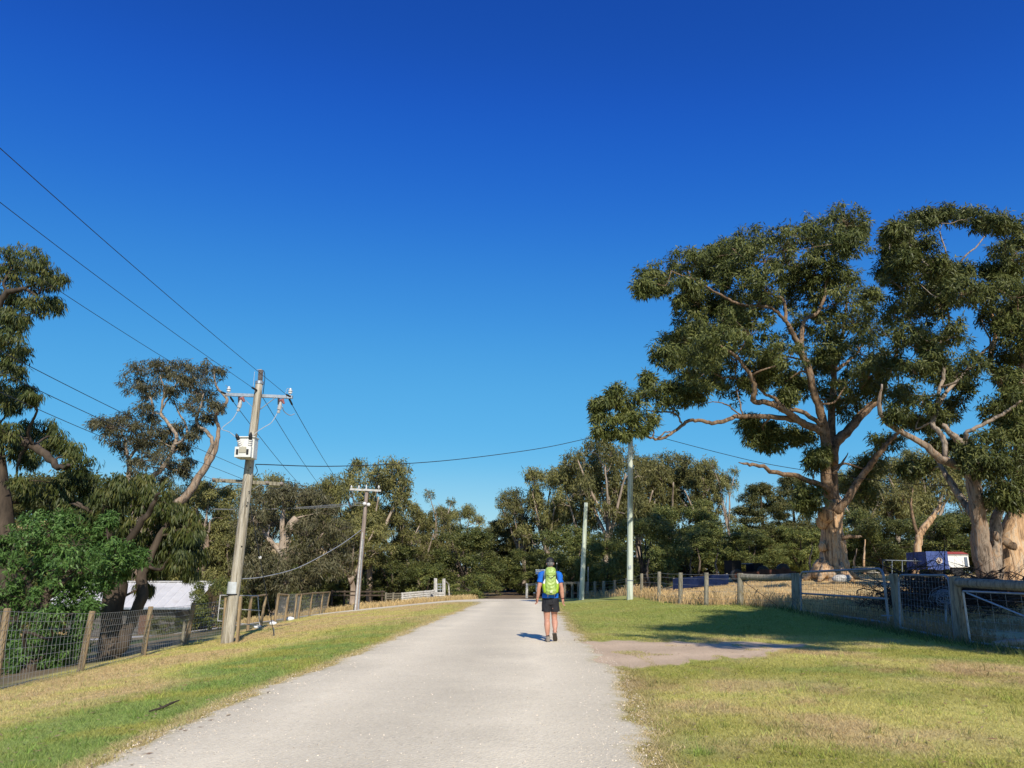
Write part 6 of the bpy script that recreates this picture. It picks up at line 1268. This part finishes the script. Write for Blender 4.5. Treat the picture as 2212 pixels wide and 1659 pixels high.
# ------------------------------------------------------------------ walking man with backpack (seen from behind, walking away)
PX, PY = on(1190, 18.0)[:2]; PO = np.array([PX, PY, 0.006])
def remesh(mb, name, vox, smooth=4, fac=.5):
    me = mb.mesh(name); o = bpy.data.objects.new('tmp_'+name, me); COL.objects.link(o)
    m = o.modifiers.new('r', 'REMESH'); m.mode = 'VOXEL'; m.voxel_size = vox
    s = o.modifiers.new('s', 'SMOOTH'); s.iterations = smooth; s.factor = fac
    dg = bpy.context.evaluated_depsgraph_get(); dg.update(); n = bpy.data.meshes.new_from_object(o.evaluated_get(dg)); n.name = name
    bpy.data.objects.remove(o); bpy.data.meshes.remove(me); n.polygons.foreach_set('use_smooth', [True]*len(n.polygons)); return n
def V(*a): return np.array(a, float)
man = thing('person', PO, 'man walking away in blue shirt, black shorts and black cap', 'person'); man.rotation_euler = (0, 0, R(1.5))
def put(name, me, mat, par=None):
    o = bpy.data.objects.new(name, me); COL.objects.link(o); me.materials.append(mat); o.parent = par if par is not None else man; return o
skin = noise_mat('ruddy_skin', [(.3, (.42, .19, .12)), (.55, (.52, .265, .18)), (.8, (.58, .33, .235))], (6, 6, 6), .5, 4, .0, None, .4)  # reddish skin tone, slightly mottled
mb = MB()
def tb(pts, rads, n=14): P, rr = crom(pts, rads, 4); mb.tube(P, rr, n)
# legs: left planted, right lifting off
Lh, Lk, La = V(-.085, 0, .86), V(-.08, .03, .50), V(-.072, -.02, .10)
Rh, Rk, Ra = V(.085, 0, .86), V(.09, .07, .52), V(.083, -.13, .225)
tb([Lh+(0, 0, .05), Lh+(0, .0, -.12), (Lh+Lk)/2, Lk+(0, 0, .05), Lk+(0, 0, -.04), V(-.08, -.02, .38), V(-.078, -.025, .28), V(-.074, -.02, .17), La, V(-.072, -.01, .05)], [.1, .098, .084, .068, .061, .07, .06, .043, .038, .041])
tb([Rh+(0, 0, .05), Rh+(0, .0, -.12), (Rh+Rk)/2, Rk+(0, 0, .05), Rk+(0, -.01, -.04), V(.093, -.0, .42), V(.09, -.06, .345), V(.085, -.1, .275), Ra, Ra+(0, .03, -.05)], [.1, .098, .084, .068, .061, .07, .06, .043, .038, .041])
# torso
P = [V(0, 0, z) for z in (.80, .90, .98, 1.08, 1.2, 1.32, 1.42, 1.49, 1.53)]
mb.rings(P, [(.14, .10), (.165, .115), (.155, .11), (.15, .105), (.165, .115), (.185, .12), (.185, .11), (.13, .085), (.075, .07)], (0, 0, 1), 22)
# neck, head turned straight ahead
tb([V(0, 0, 1.48), V(0, .01, 1.56), V(0.005, .02, 1.63)], [.07, .058, .058])
mb.ball(V(.005, .025, 1.715), (.077, .098, .118), 18, 12); mb.ball(V(.005, .06, 1.66), (.058, .062, .062), 14, 9)
mb.tube([V(.005, .118, 1.725), V(.005, .14, 1.695), V(.005, .118, 1.68)], [.012, .018, .012], 8)          # nose
for s in (-1, 1):
    mb.ball(V(.005+s*.079, .012, 1.70), (.012, .022, .034), 8, 8)                                            # ears
    mb.ball(V(.005+s*.032, .108, 1.728), (.016, .014, .012), 8, 6)                                           # eyes
mb.ball(V(.005, .118, 1.652), (.026, .014, .011), 8, 6)                                                       # mouth
# arms hanging, a little out from the body
hands = []
for s, sh_, el, wr, hd in ((-1, V(-.185, .0, 1.46), V(-.252, -.03, 1.165), V(-.285, .03, .955), V(-.298, .05, .86)), (1, V(.185, .0, 1.46), V(.248, -.04, 1.15), V(.275, .0, .925), V(.285, .02, .83))):
    tb([sh_+V(-s*.05, 0, .0), sh_+V(s*.01, 0, -.02), sh_*.5+el*.5, el+V(0, 0, .02), el*.75+wr*.25, el*.35+wr*.65, wr, wr*.6+hd*.4], [.068, .064, .057, .048, .053, .043, .032, .033])
    # palm faces back and in; fingers relaxed, each with two bends
    d = (hd-wr)/np.linalg.norm(hd-wr); ac = V(s*.35, .94, 0); ac /= np.linalg.norm(ac); ac -= d*np.dot(ac, d); nrm = np.cross(d, ac)*s
    if nrm[1] > 0: nrm = -nrm
    ctr = wr+d*.055
    mb.rings([wr+d*.005, wr+d*.03, wr+d*.065, wr+d*.092], [(.027, .018), (.037, .018), (.042, .017), (.040, .013)], d, 14, xdir=ac, pw=2.6)
    for i, (o_, L_) in enumerate(((.031, .070), (.0105, .080), (-.0105, .074), (-.031, .058))):
        b_ = wr+d*.088+ac*o_; k1 = b_+d*L_*.42+nrm*.006; k2 = k1+d*L_*.3+nrm*.017; k3 = k2+d*L_*.17+nrm*.018
        P_, r_ = crom([b_-d*.01, b_, k1, k2, k3], [.0098, .0096, .0088, .0078, .0058], 3); mb.tube(P_, r_, 8)
    b_ = wr+d*.035+ac*.034; P_, r_ = crom([b_-ac*.01, b_+ac*.012+d*.02+nrm*.004, b_+ac*.018+d*.045+nrm*.014, b_+ac*.014+d*.066+nrm*.02], [.013, .0125, .0105, .007], 3); mb.tube(P_, r_, 8)
    hands.append((wr, d))
body = put('body', remesh(mb, 'body', .0062, 3, .45), skin)
# shirt
mb = MB()
P = [V(0, 0, z) for z in (.945, .99, 1.08, 1.2, 1.32, 1.42, 1.49, 1.535, 1.55)]
mb.rings(P, [(.192, .135), (.19, .132), (.178, .125), (.182, .13), (.2, .138), (.203, .128), (.165, .105), (.095, .083), (.078, .074)], (0, 0, 1), 26)
for s, sh_, el in ((-1, V(-.185, .0, 1.46), V(-.252, -.03, 1.165)), (1, V(.185, .0, 1.46), V(.248, -.04, 1.15))):
    e_ = sh_*.42+el*.58; P_, r_ = crom([sh_+V(-s*.06, 0, .0), sh_+V(s*.012, 0, -.015), sh_*.7+el*.3, e_, e_+(el-sh_)*.02], [.08, .084, .08, .078, .076], 4); mb.tube(P_, r_, 16)
me = remesh(mb, 'shirt', .009, 3, .4)
co = np.empty(len(me.vertices)*3); me.vertices.foreach_get('co', co); co = co.reshape(-1, 3)
co[:, :2] *= (1+.02*np.sin(co[:, 2:3]*52+co[:, :1]*31+2.5*np.sin(co[:, 2:3]*17))*np.clip((1.47-co[:, 2:3])*2, 0, 1)+.012*np.sin(co[:, :1]*95-co[:, 2:3]*40)); me.vertices.foreach_set('co', co.ravel())
put('shirt', me, noise_mat('blue_shirt', [(.3, (.005, .095, .44)), (.7, (.01, .16, .62))], (7, 7, 7), .7, 4, .25))
# shorts
mb = MB(); mb.rings([V(0, 0, z) for z in (.80, .86, .93, .985)], [(.165, .125), (.19, .138), (.188, .135), (.172, .122)], (0, 0, 1), 24)
for s, x_ in ((-1, -.093), (1, .1)):
    P_, r_ = crom([V(s*.075, 0, .9), V(s*.085, .0, .80), V(x_, .015, .70), V(x_*1.02, .02, .655)], [.115, .112, .105, .106], 4); mb.tube(P_, r_, 18)
me = remesh(mb, 'shorts', .009, 2, .4); co = np.empty(len(me.vertices)*3); me.vertices.foreach_get('co', co); co = co.reshape(-1, 3)
co[:, :2] *= 1+.02*np.sin(co[:, 0:1]*70+co[:, 2:3]*35)*np.clip((.95-co[:, 2:3])*3, 0, 1); me.vertices.foreach_set('co', co.ravel())
put('shorts', me, plain('black_shorts', (.02, .02, .024), .75, 0, .3, .3, 8))
# hair and cap
mb = MB(); mb.ball(V(.005, .010, 1.715), (.083, .097, .10), 18, 12); me = remesh(mb, 'hair', .008, 2)
bm = bmesh.new(); bm.from_mesh(me); bmesh.ops.delete(bm, geom=[v for v in bm.verts if v.co.y > .045 or v.co.z < 1.645 or v.co.z > 1.76], context='VERTS'); bm.to_mesh(me); bm.free()
put('hair', me, noise_mat('grey_hair', [(.3, (.09, .085, .08)), (.7, (.25, .24, .23))], (60, 60, 12), .8))
mb = MB(); hc = V(.005, .022, 1.735); P = []; rr = []
for i in range(9): t = i/8*math.pi/2*.97; P.append(hc+(0, 0, .105*math.sin(t))); rr.append((.092*math.cos(t)**.75, .112*math.cos(t)**.75))
mb.rings(P, rr, (0, 0, 1), 24); cap = put('cap', mb.mesh('cap', None, True), plain('black_cap', (.014, .014, .016), .7))
mb = MB(); n = 12; vs = []
for j, (r0, zz) in enumerate(((.10, 1.742), (.185, 1.722))):
    for i in range(n+1): a = math.pi*(.18+.64*i/n); vs.append((.005+.092*math.cos(a)*(1 if j == 0 else .95), .022+r0*math.sin(a)*1.05, zz-.012*abs(math.cos(a))))
mb.add(vs, [(i, i+1, n+1+i+1, n+1+i) for i in range(n)]); put('visor', mb.mesh('visor', None, True), plain('cap_visor', (.014, .014, .016), .7), cap)
mb = MB(); mb.tube([V(-.03, -.083, 1.752), V(-.022, -.088, 1.772), V(.005, -.086, 1.782), V(.032, -.088, 1.772), V(.04, -.083, 1.752)], .007, 6); mb.box(V(.005, -.089, 1.752), (.075, .006, .014)); put('cap_strap', mb.mesh('cap_strap'), plain('strap_grey', (.1, .1, .1), .6), cap)
# wrist bands
for (wr, d), nm, c_ in zip(hands, ('wristband', 'wristband'), ((.02, .02, .022), (.12, .02, .03))):
    mb = MB(); mb.tube([wr-d*.032, wr-d*.008], [.036, .034], 14); put(nm, mb.mesh(nm, None, True), plain('band', c_, .5))
# shoes and socks
def shoe(name, pts, rad, heel, sole_z):
    mb = MB()
    for p, q in zip(pts, rad): pass
    P_, _ = crom(pts, [1]*len(pts), 3); ra = np.interp(np.linspace(0, 1, len(P_)), np.linspace(0, 1, len(rad)), [q[0] for q in rad]); rb_ = np.interp(np.linspace(0, 1, len(P_)), np.linspace(0, 1, len(rad)), [q[1] for q in rad])
    ax = pts[-1]-pts[0]; mb.rings(P_, list(zip(ra, rb_)), ax, 16, xdir=(1, 0, 0), pw=2.5); return mb
shm = noise_mat('hiking_shoe', [(.3, (.17, .14, .115)), (.6, (.3, .26, .215)), (.8, (.36, .32, .27))], (25, 25, 25), .8, 4, .3); solem = plain('shoe_sole', (.1, .085, .07), .85)
for side, M3 in ((-1, Matrix.Translation((-.072, -.02, 0)) @ Matrix.Rotation(R(4), 4, 'Z')), (1, Matrix.Translation((.1, .03, .035)) @ Matrix.Rotation(R(-9), 4, 'Z') @ Matrix.Rotation(R(-36), 4, 'X'))):
    # local: heel at y=-.09, toe at y=+.19 for the planted foot; the lifted one pivots at its toe
    oy = 0 if side < 0 else -.17
    mb = MB(); zc = [(-.085, .05, .034, .045), (-.06, .058, .043, .055), (-.01, .062, .042, .058), (.05, .052, .045, .046), (.11, .042, .05, .036), (.16, .036, .046, .028), (.195, .03, .028, .02)]
    mb.rings([V(0, y+oy, z) for y, z, _, _ in zc], [(a_, b_) for _, _, a_, b_ in zc], (0, 1, 0), 16, xdir=(1, 0, 0), pw=2.6)
    P_ = [V(0, -.045+oy, .07), V(0, -.04+oy, .105), V(0, -.04+oy, .125)]; mb.tube(P_, [.046, .047, .045], 14)
    me = remesh(mb, 'shoe', .007, 2, .4); me.transform(M3); so_ = put('shoe', me, shm)
    mb = MB(); zs = [(-.1, .036), (-.07, .048), (0, .043), (.07, .05), (.13, .053), (.18, .045), (.21, .02)]; vs = []
    for z in (0.0, .022):
        vs += [V(-w_, y+oy, z) for y, w_ in zs]+[V(w_, y+oy, z) for y, w_ in zs[::-1]]
    n = len(zs)*2; mb.add(vs, [tuple(range(n-1, -1, -1)), tuple(range(n, 2*n))]+[(i, (i+1) % n, n+(i+1) % n, n+i) for i in range(n)])
    me = mb.mesh('sole'); me.transform(M3); put('sole', me, solem, so_)
    mb = MB()
    for k_ in range(3): mb.tube([V(-.03, .03+.025*k_+oy, .098-.012*k_), V(0, .035+.025*k_+oy, .108-.012*k_), V(.03, .03+.025*k_+oy, .098-.012*k_)], .004, 5)
    mb.tube([V(.02, .02+oy, .105), V(.05, .01+oy, .12), V(.065, .0+oy, .1), V(.045, .02+oy, .095)], .004, 5)
    me = mb.mesh('lace'); me.transform(M3); put('lace', me, plain('lace', (.4, .33, .2), .8), so_)
for c_, d_ in ((V(-.072, -.02, .13), V(0, 0, 1)), (V(.084, -.115, .24), V(.0, .5, .85))):
    mb = MB(); mb.tube([c_-d_*.02, c_+d_*.03], [.043, .041], 14); put('sock', mb.mesh('sock', None, True), plain('dark_sock', (.03, .025, .025), .9))
# backpack
BO = PO+(0, -.2, 1.05); bp_ = thing('backpack', BO, 'lime green hiking backpack with brighter side pockets worn by the man', 'backpack'); bp_.rotation_euler = (0, 0, R(1.5))
def putb(name, mb, mat, par=None, vox=None, it=3, wr_=0):
    if vox: me = remesh(mb, name, vox, it, .4)
    else: me = mb.mesh(name, None, True)
    if wr_:
        co = np.empty(len(me.vertices)*3); me.vertices.foreach_get('co', co); co = co.reshape(-1, 3)
        co[:, 1] += wr_*(np.sin(co[:, 0]*75+co[:, 2]*48+2*np.sin(co[:, 2]*19))+np.sin(co[:, 2]*90-co[:, 0]*60+1.5*np.sin(co[:, 0]*40))+1.4*np.sin(np.hypot(co[:, 0]+.01, co[:, 2]-1.37)*85))*(co[:, 1] < -.2); me.vertices.foreach_set('co', co.ravel())
    me.transform(Matrix.Translation((0, .2, -1.05))); o = bpy.data.objects.new(name, me); COL.objects.link(o); me.materials.append(mat); o.parent = par or bp_; return o
lime = noise_mat('lime_nylon', [(.3, (.2, .31, .055)), (.5, (.32, .45, .1)), (.7, (.42, .54, .17))], (9, 9, 9), .45, 4, .3, None, .5)
limeb = noise_mat('bright_lime_mesh', [(.3, (.22, .38, .01)), (.7, (.34, .52, .02))], (12, 12, 12), .5, 3, .2, None, .4)
dk = plain('dark_webbing', (.02, .022, .026), .7)
mb = MB(); Pz = [(1.02, .07, .05), (1.04, .115, .085), (1.10, .135, .105), (1.2, .135, .115), (1.32, .125, .11), (1.42, .118, .1), (1.46, .11, .09)]
mb.rings([V(.0, -.225+.02*(z-1.02), z) for z, a_, b_ in Pz], [(a_, b_) for z, a_, b_ in Pz], (0, 0, 1), 24, xdir=(1, 0, 0), pw=2.8); putb('main_bag', mb, lime, vox=.008, wr_=.0022)
mb = MB(); Pz = [(1.425, .1, .09), (1.44, .122, .115), (1.50, .125, .12), (1.565, .118, .105), (1.60, .1, .08), (1.625, .06, .04)]
mb.rings([V(0, -.215, z) for z, a_, b_ in Pz], [(a_, b_) for z, a_, b_ in Pz], (0, 0, 1), 24, xdir=(1, 0, 0), pw=2.8); putb('top_lid', mb, lime, vox=.008, wr_=.002)
for s in (-1, 1):
    mb = MB(); Pz = [(1.055, .03, .06), (1.08, .05, .085), (1.18, .06, .085), (1.25, .055, .075), (1.29, .03, .05)]
    mb.rings([V(s*(.115+.02*min(1, (z-1.05)*5)), -.2, z) for z, a_, b_ in Pz], [(a_, b_) for z, a_, b_ in Pz], (0, 0, 1), 16, pw=2.4); putb('side_pocket', mb, limeb, vox=.008)
    mb = MB(); a_ = V(s*.135, -.2, 1.24); mb.rings([a_+(s*.012, 0, 0), a_+(s*.012, 0, .05), a_+(-s*.012, 0, .125)], [(.032, .07), (.03, .065), (.006, .02)], (0, 0, 1), 12); putb('pocket_insert', mb, M['white'])
    mb = MB(); mb.tube([V(s*.13, -.12, 1.05), V(s*.155, -.13, 1.25), V(s*.145, -.12, 1.42), V(s*.1, -.06, 1.56), V(s*.095, .03, 1.565), V(s*.11, .11, 1.5), V(s*.125, .135, 1.36), V(s*.14, .1, 1.2), V(s*.15, -.06, 1.06)], .016, 8); putb('shoulder_strap', mb, dk)
    mb = MB(); mb.tube([V(s*.1, -.34, 1.46), V(s*.03, -.345, 1.40), V(0, -.345, 1.385)], .005, 5); putb('cinch_cord', mb, dk)
    mb = MB(); mb.tube([V(s*.07, -.3, 1.04), V(s*.075, -.3, .97)], .005, 5); putb('loose_strap', mb, M['post_tan'])
    mb = MB(); mb.tube([V(s*.16, -.1, 1.08), V(s*.19, -.02, 1.06), V(s*.16, .1, 1.04), V(0, .15, 1.03)], .014, 6); putb('hip_strap', mb, dk)
mb = MB(); mb.box(V(0, -.115, 1.3), (.25, .04, .5), bev=.015); putb('back_panel', mb, dk)
mb = MB(); mb.tube([V(-.135, -.16, 1.33), V(-.14, -.17, 1.45), V(-.12, -.16, 1.57)], .006, 6); putb('tube', mb, plain('pale_blue_tube', (.5, .68, .75), .4))
mb = MB(); mb.tube([V(.14, -.2, 1.30), V(.142, -.19, 1.5), V(.146, -.18, 1.70)], .006, 6); rod = putb('rod', mb, M['black']); mb = MB(); mb.tube([V(.146, -.18, 1.69), V(.147, -.18, 1.715)], [.009, .005], 6); putb('rod_tip', mb, M['white'], rod)
mb = MB(); mb.box(V(0, -.337, 1.09), (.06, .012, .05), bev=.005); putb('patch', mb, plain('pale_patch', (.55, .6, .35), .6))
mb = MB(); mb.box(V(-.02, -.325, 1.39), (.022, .02, .03), bev=.004); putb('buckle', mb, M['white'])
mb = MB(); mb.tube([V(-.02, -.22, 1.615), V(-.01, -.26, 1.64), V(.02, -.26, 1.64), V(.03, -.22, 1.615)], .007, 6); putb('grab_loop', mb, M['post_tan'])
